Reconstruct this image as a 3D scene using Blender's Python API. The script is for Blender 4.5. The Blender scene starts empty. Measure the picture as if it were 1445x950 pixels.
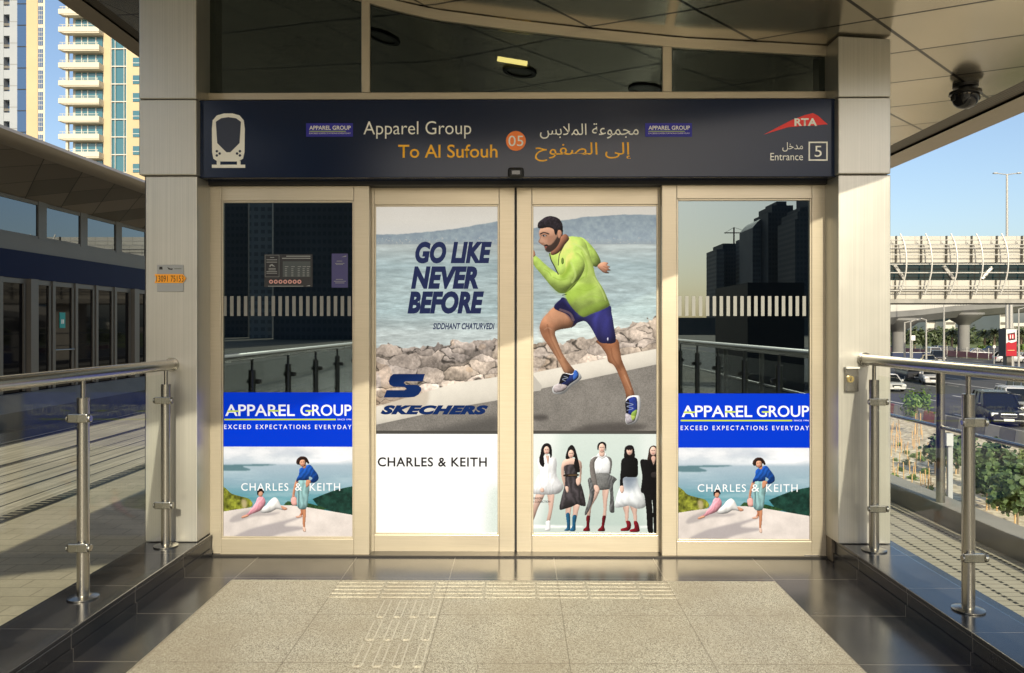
import bpy, math, random
import numpy as np
from mathutils import Vector, Matrix
random.seed(7)
rng = np.random.default_rng(11)
R = math.radians
sc = bpy.context.scene

# ------------------------------------------------------------------ camera, sky, sun, exposure
CAM_Z, F, HX, HY, YAW = 1.55, 1100.0, 722.5, 460.0, R(0.55)
cam_d = bpy.data.cameras.new('camera'); cam = bpy.data.objects.new('camera', cam_d)
sc.collection.objects.link(cam); sc.camera = cam
cam_d.sensor_fit = 'HORIZONTAL'; cam_d.sensor_width = 36.0
cam_d.lens = F / 1445.0 * 36.0
cam_d.shift_y = -15.0 / 1445.0
cam_d.clip_start = 0.05; cam_d.clip_end = 6000
cam.location = (0, 0, CAM_Z); cam.rotation_euler = (R(90), 0, YAW)

SUN_EL = 30.0
LX = -0.075                                   # light travels mostly along +Y, a little to the left
sun_dir = Vector((LX, 1.0, -math.tan(R(SUN_EL)))).normalized()
world = bpy.data.worlds.new('World'); sc.world = world; world.use_nodes = True
wn = world.node_tree; bg = wn.nodes['Background']
sky = wn.nodes.new('ShaderNodeTexSky'); sky.sky_type = 'NISHITA'; sky.sun_disc = False
sky.sun_elevation = R(SUN_EL); sky.sun_rotation = math.pi + LX
sky.air_density = 1.0; sky.dust_density = 2.2; sky.ozone_density = 1.6; sky.altitude = 0
wn.links.new(sky.outputs[0], bg.inputs[0]); bg.inputs[1].default_value = 0.13
sun_d = bpy.data.lights.new('sun', 'SUN'); sun_d.energy = 3.9; sun_d.angle = R(0.5); sun_d.color = (1.0, 0.92, 0.73)
sun = bpy.data.objects.new('sun', sun_d); sc.collection.objects.link(sun)
sun.rotation_euler = sun_dir.to_track_quat('-Z', 'Y').to_euler(); sun.location = (2, -20, 20)
sc.view_settings.view_transform = 'Standard'; sc.view_settings.look = 'None'
sc.view_settings.exposure = 0.45; sc.view_settings.gamma = 1.0
sc.render.engine = 'CYCLES'
cy = sc.cycles
cy.use_denoising = True
try: cy.denoiser = 'OPENIMAGEDENOISE'
except Exception: pass
cy.max_bounces = 8; cy.diffuse_bounces = 4; cy.glossy_bounces = 5; cy.transmission_bounces = 6; cy.transparent_max_bounces = 16
cy.sample_clamp_indirect = 6.0
cy.caustics_refractive = False

# ------------------------------------------------------------------ helpers
def P(x, y, Y):
    """point of the plane at depth Y that the photograph shows at pixel x, y"""
    c, s = math.cos(YAW), math.sin(YAW)
    a = (x - HX)
    d = Vector((-s * F + c * a, c * F + s * a, HY - y))
    return Vector((0, 0, CAM_Z)) + d * (Y / d.y)
def PX(x, Y): return P(x, HY, Y).x
def PZ(y, Y, x=HX): return P(x, y, Y).z

def lin(c):
    c = np.asarray(c, float) / 255.0
    return np.where(c <= 0.04045, c / 12.92, ((c + 0.055) / 1.055) ** 2.4)
def L(*c): return tuple(float(v) for v in lin(c)) + (1.0,)

def mat(name, col=(0.5, 0.5, 0.5), rough=0.5, metal=0.0, spec=0.5, emit=None, estr=1.0):
    m = bpy.data.materials.new(name); m.use_nodes = True
    b = m.node_tree.nodes['Principled BSDF']
    b.inputs['Base Color'].default_value = tuple(col)[:3] + (1.0,)
    b.inputs['Roughness'].default_value = rough; b.inputs['Metallic'].default_value = metal
    b.inputs['Specular IOR Level'].default_value = spec
    if emit is not None:
        b.inputs['Emission Color'].default_value = tuple(emit)[:3] + (1.0,); b.inputs['Emission Strength'].default_value = estr
    return m
def nd(m, t, **kw):
    n = m.node_tree.nodes.new(t)
    for k, v in kw.items(): setattr(n, k, v)
    return n
def lk(m, a, b): m.node_tree.links.new(a, b)
def bsdf(m): return m.node_tree.nodes['Principled BSDF']
def mth(m, op, a, b=None, c=None, clamp=False):
    n = nd(m, 'ShaderNodeMath', operation=op); n.use_clamp = clamp
    for i, v in enumerate((a, b, c)):
        if v is None: continue
        if isinstance(v, (int, float)): n.inputs[i].default_value = v
        else: lk(m, v, n.inputs[i])
    return n.outputs[0]
def mix(m, fac, a, b, mode='MIX'):
    n = nd(m, 'ShaderNodeMix', data_type='RGBA', blend_type=mode)
    for s, v in ((n.inputs[0], fac), (n.inputs[6], a), (n.inputs[7], b)):
        if isinstance(v, (int, float)): s.default_value = v
        elif isinstance(v, (tuple, list)): s.default_value = tuple(v)[:3] + (1.0,)
        else: lk(m, v, s)
    return n.outputs[2]
def noise(m, vec, scale, detail=4, rough=0.55):
    n = nd(m, 'ShaderNodeTexNoise'); n.inputs['Scale'].default_value = scale
    n.inputs['Detail'].default_value = detail; n.inputs['Roughness'].default_value = rough
    if vec is not None: lk(m, vec, n.inputs['Vector'])
    return n.outputs['Fac']
def ramp(m, fac, stops):
    n = nd(m, 'ShaderNodeValToRGB'); e = n.color_ramp.elements
    while len(e) < len(stops): e.new(0.5)
    for i, (p, c) in enumerate(stops):
        e[i].position = p; e[i].color = (tuple(c) if isinstance(c, (tuple, list)) else (c, c, c))[:3] + (1.0,)
    lk(m, fac, n.inputs[0]); return n.outputs[0]
def pos(m, scale=(1, 1, 1)):
    g = nd(m, 'ShaderNodeNewGeometry'); mp = nd(m, 'ShaderNodeMapping'); mp.inputs['Scale'].default_value = scale
    lk(m, g.outputs['Position'], mp.inputs['Vector']); return mp.outputs[0]
def sepxyz(m, v):
    n = nd(m, 'ShaderNodeSeparateXYZ'); lk(m, v, n.inputs[0]); return n.outputs
def bump(m, h, strength=0.3, dist=0.01):
    n = nd(m, 'ShaderNodeBump'); n.inputs['Strength'].default_value = strength; n.inputs['Distance'].default_value = dist
    lk(m, h, n.inputs['Height']); lk(m, n.outputs[0], bsdf(m).inputs['Normal'])
def line(m, coord, spacing, phase, w):
    """1 on lines where coord = phase + k*spacing, w wide"""
    t = mth(m, 'ADD', coord, -phase + spacing * 0.5)
    t = mth(m, 'PINGPONG', mth(m, 'ADD', mth(m, 'MULTIPLY', t, 1.0 / spacing), 50.0), 0.5)
    # t is 0 at k*spacing cell edge and .5 in the middle of a cell (where the line is)
    return mth(m, 'GREATER_THAN', t, 0.5 - w / spacing * 0.5)

def brushed(name, col, metal=0.7, rough=0.38, sc_=(90, 90, 1.2), var=0.12, spec=0.5):
    m = mat(name, col, rough, metal, spec)
    n1 = noise(m, pos(m, sc_), 1.0, 3); n2 = noise(m, pos(m), 1.6, 5)
    f = mth(m, 'ADD', mth(m, 'MULTIPLY', n1, 0.6), mth(m, 'MULTIPLY', n2, 0.6))
    dark = tuple(c * (1 - var) for c in col[:3]); light = tuple(min(1, c * (1 + var)) for c in col[:3])
    lk(m, mix(m, ramp(m, f, [(0.35, 0.0), (0.85, 1.0)]), dark, light), bsdf(m).inputs['Base Color'])
    lk(m, mth(m, 'MULTIPLY_ADD', n2, 0.22, rough - 0.11), bsdf(m).inputs['Roughness'])
    bump(m, n1, 0.05, 0.002)
    return m
def mottled(name, c1, c2, scale=4, rough=0.8, metal=0.0, spec=0.3, bmp=0.0, detail=6):
    m = mat(name, c1, rough, metal, spec)
    n = noise(m, pos(m), scale, detail)
    lk(m, mix(m, ramp(m, n, [(0.3, 0.0), (0.7, 1.0)]), c1, c2), bsdf(m).inputs['Base Color'])
    if bmp: bump(m, n, bmp, 0.02)
    return m
def glass_mat(name, tint, f0=0.04, rough=0.0, gcol=(1, 1, 1), power=5.0, dust=0.0):
    """tinted see-through pane whose mirror share grows towards grazing angles, the same from both sides"""
    m = bpy.data.materials.new(name); m.use_nodes = True; nt = m.node_tree; nt.nodes.clear()
    out = nt.nodes.new('ShaderNodeOutputMaterial'); t = nt.nodes.new('ShaderNodeBsdfTransparent'); g = nt.nodes.new('ShaderNodeBsdfGlossy')
    t.inputs[0].default_value = tuple(tint)[:3] + (1,); g.inputs['Roughness'].default_value = rough; g.inputs[0].default_value = tuple(gcol) + (1,)
    lw = nt.nodes.new('ShaderNodeLayerWeight'); lw.inputs[0].default_value = 0.5
    f = mth(m, 'MULTIPLY_ADD', mth(m, 'POWER', lw.outputs['Facing'], power), 0.9 * (1.0 - f0), f0)
    mx = nt.nodes.new('ShaderNodeMixShader'); lk(m, f, mx.inputs[0])
    lk(m, t.outputs[0], mx.inputs[1]); lk(m, g.outputs[0], mx.inputs[2]); lk(m, mx.outputs[0], out.inputs[0])
    if dust:
        d = nt.nodes.new('ShaderNodeBsdfDiffuse'); d.inputs[0].default_value = (0.55, 0.52, 0.44, 1); m2 = nt.nodes.new('ShaderNodeMixShader')
        lk(m, ramp(m, noise(m, pos(m, (1, 1, .35)), 2.5, 6), [(0.35, dust * .4), (0.75, dust * 1.6)]), m2.inputs[0]); lk(m, mx.outputs[0], m2.inputs[1]); lk(m, d.outputs[0], m2.inputs[2]); lk(m, m2.outputs[0], out.inputs[0])
    return m

class MB:
    def __init__(s): s.v, s.f, s.mi, s.cur = [], [], [], 0
    def mat(s, i): s.cur = i; return s
    def add(s, vs, fs):
        o = len(s.v); s.v += [tuple(p) for p in vs]; s.f += [tuple(i + o for i in f) for f in fs]; s.mi += [s.cur] * len(fs); return s
    def box(s, x0, x1, y0, y1, z0, z1):
        if x0 > x1: x0, x1 = x1, x0
        if y0 > y1: y0, y1 = y1, y0
        if z0 > z1: z0, z1 = z1, z0
        vs = [(x, y, z) for x in (x0, x1) for y in (y0, y1) for z in (z0, z1)]
        return s.add(vs, [(0, 1, 3, 2), (4, 6, 7, 5), (0, 4, 5, 1), (2, 3, 7, 6), (0, 2, 6, 4), (1, 5, 7, 3)])
    def tube(s, p0, p1, r0, r1=None, n=12, caps=True):
        r1 = r0 if r1 is None else r1; p0, p1 = Vector(p0), Vector(p1); d = (p1 - p0).normalized()
        u = d.orthogonal().normalized(); w = d.cross(u); vs = []
        for p, r in ((p0, r0), (p1, r1)):
            for k in range(n):
                a = 2 * math.pi * k / n; vs.append(p + (u * math.cos(a) + w * math.sin(a)) * r)
        fs = [(k, (k + 1) % n, n + (k + 1) % n, n + k) for k in range(n)]
        if caps: fs += [tuple(range(n - 1, -1, -1)), tuple(range(n, 2 * n))]
        return s.add(vs, fs)
    def path(s, pts, r, n=8):
        for a, b in zip(pts[:-1], pts[1:]): s.tube(a, b, r, n=n)
        return s
    def prism(s, poly, axis, a, b):
        """poly: 2D points; axis 'x' -> (y,z), 'y' -> (x,z), 'z' -> (x,y)"""
        def mk(p, t): return {'x': (t, p[0], p[1]), 'y': (p[0], t, p[1]), 'z': (p[0], p[1], t)}[axis]
        n = len(poly); vs = [mk(p, a) for p in poly] + [mk(p, b) for p in poly]
        return s.add(vs, [(k, (k + 1) % n, n + (k + 1) % n, n + k) for k in range(n)] + [tuple(range(n - 1, -1, -1)), tuple(range(n, 2 * n))])
    def lathe(s, prof, c=(0, 0, 0), n=20):
        vs = []; c = Vector(c)
        for r, z in prof:
            for k in range(n):
                a = 2 * math.pi * k / n; vs.append((c.x + r * math.cos(a), c.y + r * math.sin(a), c.z + z))
        fs = []
        for j in range(len(prof) - 1):
            for k in range(n): fs.append((j * n + k, j * n + (k + 1) % n, (j + 1) * n + (k + 1) % n, (j + 1) * n + k))
        fs += [tuple(range(n - 1, -1, -1)), tuple(range((len(prof) - 1) * n, len(prof) * n))]
        return s.add(vs, fs)
    def grid(s, rows):
        m = len(rows[0]); vs = [p for r in rows for p in r]
        return s.add(vs, [(i * m + j, i * m + j + 1, (i + 1) * m + j + 1, (i + 1) * m + j) for i in range(len(rows) - 1) for j in range(m - 1)])
    def build(s, name, mats, parent=None, bevel=0.0, smooth=False, seg=2, recalc=True):
        me = bpy.data.meshes.new(name); me.from_pydata(s.v, [], s.f); me.update()
        if not isinstance(mats, (list, tuple)): mats = [mats]
        for m in mats: me.materials.append(m)
        if len(mats) > 1: me.polygons.foreach_set('material_index', s.mi)
        if recalc:
            import bmesh
            bm = bmesh.new(); bm.from_mesh(me); bmesh.ops.recalc_face_normals(bm, faces=bm.faces); bm.to_mesh(me); bm.free()
        if smooth: me.polygons.foreach_set('use_smooth', [True] * len(me.polygons))
        o = bpy.data.objects.new(name, me); sc.collection.objects.link(o)
        if smooth:
            me.set_sharp_from_angle(angle=R(40))
        if bevel:
            b = o.modifiers.new('bevel', 'BEVEL'); b.width = bevel; b.segments = seg; b.limit_method = 'ANGLE'; b.angle_limit = R(40)
        put(o, parent); return o
def wmat(o):
    m = o.matrix_basis.copy()
    return wmat(o.parent) @ o.matrix_parent_inverse @ m if o.parent else m
def put(o, parent):
    if parent is not None:
        o.parent = parent; o.matrix_parent_inverse = wmat(parent).inverted()
def tag(o, label=None, cat=None, group=None, kind=None):
    if label: o['label'] = label
    if cat: o['category'] = cat
    if group: o['group'] = group
    if kind: o['kind'] = kind
    return o
def thing(name, loc, label, cat, group=None, rz=0.0):
    o = bpy.data.objects.new(name, None); sc.collection.objects.link(o); o.location = loc; o.rotation_euler = (0, 0, rz)
    o.empty_display_size = 0.2
    return tag(o, label, cat, group)
def structure(o): return tag(o, kind='structure')
def copy_tree(o, parent=None, kids=None):
    c = o.copy(); sc.collection.objects.link(c)
    if parent is not None: c.parent = parent
    for ch in [x for x in sc.objects if x.parent == o and x is not c]: copy_tree(ch, c)
    return c

def text(s, box, Y, m, parent, name='lettering', bold=0.0, shear=0.0, depth=0.0012, spacing=1.0):
    """raised flat lettering filling the pixel box (x0, y0, x1, y1) of the plane at depth Y"""
    cu = bpy.data.curves.new(name, 'FONT'); cu.body = s; cu.offset = bold; cu.shear = shear; cu.space_character = spacing
    cu.resolution_u = 4
    tmp = bpy.data.objects.new('tmp', cu); sc.collection.objects.link(tmp)
    dg = bpy.context.evaluated_depsgraph_get(); me = bpy.data.meshes.new_from_object(tmp.evaluated_get(dg))
    bpy.data.objects.remove(tmp); bpy.data.curves.remove(cu)
    n = len(me.vertices); co = np.empty(n * 3); me.vertices.foreach_get('co', co); co = co.reshape(-1, 3)
    a = co[:, :2].min(0); b = co[:, :2].max(0)
    p0 = P(box[0], box[3], Y); p1 = P(box[2], box[1], Y)
    # islands step forward by turns so that joined letters never share a plane
    par = list(range(n))
    def find(i):
        while par[i] != i: par[i] = par[par[i]]; i = par[i]
        return i
    for e in me.edges: par[find(e.vertices[0])] = find(e.vertices[1])
    ids = {}; isl = np.array([ids.setdefault(find(i), len(ids)) for i in range(n)])
    out = np.empty_like(co)
    out[:, 0] = p0.x + (co[:, 0] - a[0]) / (b[0] - a[0]) * (p1.x - p0.x)
    out[:, 2] = p0.z + (co[:, 1] - a[1]) / (b[1] - a[1]) * (p1.z - p0.z)
    out[:, 1] = Y - depth - (isl % 3) * 0.0002
    me.vertices.foreach_set('co', out.ravel()); me.update()
    me.materials.clear(); me.materials.append(m)
    o = bpy.data.objects.new(name, me); sc.collection.objects.link(o); put(o, parent); return o
AR1 = "\uFEE3\uFEA0\uFEE4\uFEEE\uFECB\uFE94 \uFE8D\uFEDF\uFEE4\uFEFC\uFE91\uFEB2"[::-1]
AR2 = "\uFE87\uFEDF\uFEF0 \uFE8D\uFEDF\uFEBC\uFED4\uFEEE\uFEA1"[::-1]
AR3 = "\uFEE3\uFEAA\uFEA7\uFEDE"[::-1]

# ------------------------------------------------------------------ a small painter for the printed advertising films
def fbm(x, y, oct=4, seed=0):
    r = np.random.default_rng(seed); v = np.zeros_like(x); amp = 0.5
    for o in range(oct):
        t = r.random((64, 64)); xi = np.floor(x).astype(int); yi = np.floor(y).astype(int)
        fx = x - xi; fy = y - yi; fx = fx * fx * (3 - 2 * fx); fy = fy * fy * (3 - 2 * fy)
        g = lambda i, j: t[(yi + j) % 64, (xi + i) % 64]
        v += amp * ((g(0, 0) * (1 - fx) + g(1, 0) * fx) * (1 - fy) + (g(0, 1) * (1 - fx) + g(1, 1) * fx) * fy)
        x = x * 2.03 + 7.1; y = y * 2.03 + 3.7; amp *= 0.5
    return v
def spline(pts, closed=True, k=5):
    p = np.asarray(pts, float); n = len(p); out = []
    for i in range(n if closed else n - 1):
        a, b, c, d = (p[(i - 1) % n], p[i], p[(i + 1) % n], p[(i + 2) % n]) if closed else (p[max(i - 1, 0)], p[i], p[i + 1], p[min(i + 2, n - 1)])
        for t in np.arange(k) / k:
            out.append(0.5 * (2 * b + (c - a) * t + (2 * a - 5 * b + 4 * c - d) * t * t + (3 * b - a - 3 * c + d) * t ** 3))
    if not closed: out.append(p[-1])
    return np.array(out)
class Canvas:
    """x0..y1: region in photo pixels; (ox, oy, k): drawing units u -> px = ox + u / k"""
    def __init__(s, x0, y0, x1, y1, res, ox=0, oy=0, k=1.0):
        s.box = (x0, y0, x1, y1); s.w = int((x1 - x0) * res); s.h = int((y1 - y0) * res)
        px = x0 + (np.arange(s.w) + 0.5) / s.w * (x1 - x0); py = y0 + (np.arange(s.h) + 0.5) / s.h * (y1 - y0)
        s.U, s.V = np.meshgrid((px - ox) * k, (py - oy) * k); s.px = k / res
        s.c = np.zeros((s.h, s.w, 3))
    def noise(s, sc_, seed=0, oct=4, ax=1.0): return fbm(s.U / sc_ * ax, s.V / sc_, oct, seed)
    def vgrad(s, stops):
        v = [a for a, _ in stops]; c = np.array([b for _, b in stops], float)
        return np.stack([np.interp(s.V, v, c[:, i]) for i in range(3)], -1)
    def over(s, a, col):
        col = np.asarray(col, float); a = np.clip(a, 0, 1)[..., None]; s.c = s.c * (1 - a) + col * a
    def inside(s, pts, smooth=True):
        q = spline(pts) if smooth else np.asarray(pts, float)
        m = np.zeros(s.U.shape, bool)
        u0, v0 = q.min(0); u1, v1 = q.max(0)
        jj = np.where((s.U[0] >= u0) & (s.U[0] <= u1))[0]; ii = np.where((s.V[:, 0] >= v0) & (s.V[:, 0] <= v1))[0]
        if len(ii) == 0 or len(jj) == 0: return m
        sl = (slice(ii[0], ii[-1] + 1), slice(jj[0], jj[-1] + 1)); U, V = s.U[sl], s.V[sl]; mm = np.zeros(U.shape, bool)
        for (xa, ya), (xb, yb) in zip(q, np.roll(q, -1, 0)):
            if ya == yb: continue
            mm ^= ((ya > V) != (yb > V)) & (U < (xb - xa) * (V - ya) / (yb - ya) + xa)
        m[sl] = mm; return m
    def blur(s, a, r):
        r = int(max(1, round(r / s.px)))
        for _ in range(2):
            for ax in (0, 1):
                p = np.pad(a, [(r + 1, r) if i == ax else (0, 0) for i in range(2)], mode='edge'); cs = np.cumsum(p, ax)
                n = a.shape[ax]
                a = (np.take(cs, np.arange(2 * r + 1, 2 * r + 1 + n), ax) - np.take(cs, np.arange(0, n), ax)) / (2 * r + 1)
        return a
    vol = 0.0
    def relief(s, m, amt):
        ii = np.where(m.any(1))[0]; jj = np.where(m.any(0))[0]
        if len(ii) == 0: return None
        i0, i1, j0, j1 = max(ii[0] - 8, 0), ii[-1] + 9, max(jj[0] - 8, 0), jj[-1] + 9
        sub = m[i0:i1, j0:j1].astype(float); out = np.ones(m.shape)
        acc = np.ones(sub.shape)
        for f, w in ((0.20, 1.0), (0.08, 0.6)):
            r = max(1, int(f * min(len(ii), len(jj)))); b = s.blur(sub, r * s.px)
            gv, gu = np.gradient(b); acc += amt * w * ((gu * 0.55 + gv * 0.85) * r * 1.1 + 0.55 * (b - 0.9))
        out[i0:i1, j0:j1] = np.clip(acc, 0.45, 1.35); return out
    def poly(s, pts, col, smooth=True, soft=0.0, a=1.0, shade=None, var=0.0, seed=1, vs=20.0, fold=None):
        """filled outline; shade=(du,dv,amount): lighter towards (du,dv); var: soft blotches; fold=(dx,dy,period,amp)"""
        m = s.inside(pts, smooth).astype(float)
        if soft: m = s.blur(m, soft)
        col = np.broadcast_to(np.asarray(col, float), s.c.shape).copy()
        if shade:
            q = np.asarray(pts, float); c = q.mean(0); d = np.asarray(shade[:2], float); d /= np.hypot(*d); ext = np.ptp(q @ d) / 2 + 1e-6
            t = ((s.U - c[0]) * d[0] + (s.V - c[1]) * d[1]) / ext
            col *= (1 + shade[2] * np.clip(t, -1.3, 1.3))[..., None]
        if var: col *= (1 + var * (s.noise(vs, seed) - 0.47) * 2)[..., None]
        if fold:
            t = (s.U * fold[0] + s.V * fold[1]) / fold[2] + 2.2 * s.noise(fold[2] * 1.6, seed + 3, 3)
            col *= (1 + fold[3] * np.sin(t * 6.28))[..., None]
        if s.vol and not soft:
            rl = s.relief(m > 0.5, s.vol)
            if rl is not None: col *= rl[..., None]
        s.over(m * a, np.clip(col, 0, 255)); return m
    def ell(s, u, v, ru, rv, col, **kw):
        t = np.linspace(0, 2 * math.pi, 20, endpoint=False); return s.poly(np.stack([u + ru * np.cos(t), v + rv * np.sin(t)], 1), col, smooth=False, **kw)
    def stroke(s, pts, w, col, a=1.0):
        q = spline(pts, False); d = np.full(s.U.shape, 1e9)
        for p0, p1 in zip(q[:-1], q[1:]):
            e = p1 - p0; l = e @ e + 1e-9; t = np.clip(((s.U - p0[0]) * e[0] + (s.V - p0[1]) * e[1]) / l, 0, 1)
            d = np.minimum(d, np.hypot(s.U - p0[0] - t * e[0], s.V - p0[1] - t * e[1]))
        s.over(np.clip((w / 2 - d) / s.px + 0.5, 0, 1) * a, col)
    def mesh(s, name, Y, m, parent, me=None):
        p0 = P(s.box[0], s.box[3], Y); p1 = P(s.box[2], s.box[1], Y); w, h = s.w, s.h
        X, Z = np.meshgrid(np.linspace(p0.x, p1.x, w + 1), np.linspace(p1.z, p0.z, h + 1))
        me = bpy.data.meshes.new(name); nv = (w + 1) * (h + 1); nf = w * h
        me.vertices.add(nv); me.vertices.foreach_set('co', np.stack([X.ravel(), np.full(nv, Y), Z.ravel()], 1).astype(np.float32).ravel())
        i, j = np.meshgrid(np.arange(h), np.arange(w), indexing='ij'); a = (i * (w + 1) + j).ravel()
        fl = np.stack([a, a + w + 1, a + w + 2, a + 1], 1).astype(np.int32)
        me.loops.add(nf * 4); me.loops.foreach_set('vertex_index', fl.ravel())
        me.polygons.add(nf); me.polygons.foreach_set('loop_start', np.arange(nf, dtype=np.int32) * 4); me.polygons.foreach_set('loop_total', np.full(nf, 4, np.int32))
        me.update(calc_edges=True)
        at = me.color_attributes.new('print', 'FLOAT_COLOR', 'CORNER')
        g_ = np.random.default_rng(99).normal(size=(h, w, 1)) * 3.0
        c = lin(np.clip(s.c + g_, 0, 255)).reshape(-1, 3); c = np.concatenate([c, np.ones((nf, 1))], 1)
        at.data.foreach_set('color', np.repeat(c, 4, 0).astype(np.float32).ravel())
        me.materials.append(m)
        o = bpy.data.objects.new(name, me); sc.collection.objects.link(o); put(o, parent); return o

def glow_film(name):
    """printed film, with a glow added so no shade shows on it"""
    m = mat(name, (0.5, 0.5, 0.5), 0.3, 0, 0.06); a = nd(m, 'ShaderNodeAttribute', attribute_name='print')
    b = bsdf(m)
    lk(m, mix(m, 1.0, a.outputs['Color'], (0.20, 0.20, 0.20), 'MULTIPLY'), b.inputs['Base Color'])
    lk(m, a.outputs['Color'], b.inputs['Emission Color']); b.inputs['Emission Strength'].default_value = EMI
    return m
EMI = 0.56  # added glow of the prints, keeps them bright under the canopy's shadow
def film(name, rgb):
    c = lin(rgb); return mat(name, c * 0.20, 0.3, 0, 0.06, emit=c, estr=EMI)  # plain coloured print with the same added glow

# ------------------------------------------------------------------ materials
def granite():
    m = mat('light_granite', (0.45, 0.42, 0.34), 0.55, 0, 0.35); p = pos(m)
    v = nd(m, 'ShaderNodeTexVoronoi'); v.inputs['Scale'].default_value = 300; lk(m, p, v.inputs['Vector'])
    s = sepxyz(m, v.outputs['Color'])
    c = ramp(m, s[0], [(0.0, (0.05, 0.042, 0.03)), (0.2, (0.15, 0.128, 0.09)), (0.34, (0.395, 0.36, 0.27)), (0.66, (0.535, 0.50, 0.38)), (0.92, (0.68, 0.65, 0.51)), (1.0, (0.77, 0.74, 0.61))])
    n = noise(m, p, 2.2, 5)
    c = mix(m, ramp(m, n, [(0.32, 0.0), (0.72, 0.5)]), c, (0.37, 0.315, 0.22))
    n8 = noise(m, pos(m, (1.6, .55, 1)), 0.9, 6, .62); c = mix(m, ramp(m, n8, [(0.47, 0.0), (0.62, 0.42)]), c, (0.27, 0.225, 0.155))
    n9 = noise(m, p, 45, 2); c = mix(m, ramp(m, n9, [(0.45, 0.0), (0.75, 0.3)]), c, (0.25, 0.2, 0.15))
    x, y, z = sepxyz(m, p)
    j = mth(m, 'MAXIMUM', line(m, y, 0.60, 4.18, 0.006), line(m, x, 0.66, 0.23, 0.006))
    c = mix(m, mth(m, 'MULTIPLY', j, 0.6), c, (0.16, 0.13, 0.09))
    lk(m, c, bsdf(m).inputs['Base Color'])
    lk(m, mth(m, 'MULTIPLY_ADD', n, 0.2, 0.42), bsdf(m).inputs['Roughness'])
    bump(m, s[1], 0.06, 0.002); return m
def black_stone():
    m = mat('polished_black_stone', (0.02, 0.02, 0.022), 0.12, 0, 0.5); p = pos(m); x, y, z = sepxyz(m, p)
    n = noise(m, p, 3, 6); n2 = noise(m, p, 120, 2)
    c = mix(m, ramp(m, n, [(0.35, 0.0), (0.75, 1.0)]), (0.012, 0.013, 0.016), (0.034, 0.032, 0.03))
    c = mix(m, ramp(m, n2, [(0.62, 0.0), (0.7, 0.25)]), c, (0.09, 0.085, 0.08))
    j = mth(m, 'MAXIMUM', line(m, y, 0.60, 4.18, 0.004), mth(m, 'MULTIPLY', line(m, x, 0.66, 0.23, 0.004), mth(m, 'LESS_THAN', mth(m, 'ABSOLUTE', x), 1.9)))
    c = mix(m, mth(m, 'MULTIPLY', j, 0.6), c, (0.30, 0.27, 0.22))
    lk(m, c, bsdf(m).inputs['Base Color'])
    lk(m, ramp(m, noise(m, p, 1.7, 5), [(0.3, 0.13), (0.75, 0.30)]), bsdf(m).inputs['Roughness'])
    return m
def ceiling_mat():
    m = mat('bronze_ceiling_panel', (0.40, 0.33, 0.245), 0.2, 0.85, 0.5); p = pos(m); x, y, z = sepxyz(m, p)
    ua = mth(m, 'SUBTRACT', x, mth(m, 'MULTIPLY', y, 1.1)); ub = mth(m, 'ADD', x, mth(m, 'MULTIPLY', y, 1.4))
    la = line(m, ua, 1.09, -3.06, 0.034); lb = line(m, ub, 1.09, 8.8, 0.034)
    # each diamond panel has a slightly different sheen
    ia = mth(m, 'FLOOR', mth(m, 'MULTIPLY', mth(m, 'ADD', ua, 3.06), 1 / 1.09)); ib = mth(m, 'FLOOR', mth(m, 'MULTIPLY', mth(m, 'ADD', ub, -8.8), 1 / 1.09))
    wn_ = nd(m, 'ShaderNodeTexWhiteNoise', noise_dimensions='2D'); cb = nd(m, 'ShaderNodeCombineXYZ'); lk(m, ia, cb.inputs[0]); lk(m, ib, cb.inputs[1]); lk(m, cb.outputs[0], wn_.inputs['Vector'])
    c = mix(m, wn_.outputs['Value'], (0.44, 0.40, 0.315), (0.54, 0.49, 0.385))
    n = noise(m, p, 1.3, 5); c = mix(m, ramp(m, n, [(0.35, 0.0), (0.8, 0.35)]), c, (0.37, 0.33, 0.255))
    c = mix(m, mth(m, 'MAXIMUM', la, lb), c, (0.012, 0.01, 0.008)); lk(m, c, bsdf(m).inputs['Base Color'])
    lk(m, mth(m, 'MULTIPLY_ADD', n, 0.16, 0.10), bsdf(m).inputs['Roughness'])
    bump(m, noise(m, p, 0.9, 2), 0.06, 0.05); return m

M = {}
def worn():
    m = granite(); m.name = 'worn_granite'; n = m.node_tree.nodes; b = bsdf(m); src = b.inputs['Base Color'].links[0].from_socket
    lk(m, mix(m, 0.32, src, (0.84, 0.80, 0.68)), b.inputs['Base Color']); b.inputs['Roughness'].default_value = .4; return m
M['granite'] = granite(); M['worn'] = worn(); M['black'] = black_stone(); M['ceil'] = ceiling_mat()
M['frame'] = brushed('champagne_aluminium', (0.455, 0.40, 0.30), 0.50, 0.33, (5, 5, 160), 0.09)
M['steel'] = brushed('brushed_steel_cladding', (0.455, 0.44, 0.385), 0.62, 0.36, (140, 140, 0.7), 0.16)
M['tube'] = mat('satin_steel_tube', (0.33, 0.315, 0.275), 0.24, 0.95)
M['chrome'] = mat('polished_steel', (0.62, 0.6, 0.56), 0.15, 1.0)
M['jamb'] = brushed('bronze_jamb', (0.16, 0.13, 0.09), 0.4, 0.45, (3, 3, 120), 0.08)
M['dark'] = mat('black_rubber', (0.008, 0.008, 0.008), 0.6)
M['navy'] = mottled('navy_sign_panel', (0.003, 0.0095, 0.033), (0.004, 0.012, 0.039), 2.0, 0.15, 0.0, 0.25)
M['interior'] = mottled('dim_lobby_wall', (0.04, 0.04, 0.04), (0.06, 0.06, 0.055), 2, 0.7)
M['door_glass'] = glass_mat('dark_tinted_door_glass', (0.08, 0.085, 0.09), 0.17, 0.0, (0.74, 0.92, 1.0))
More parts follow.
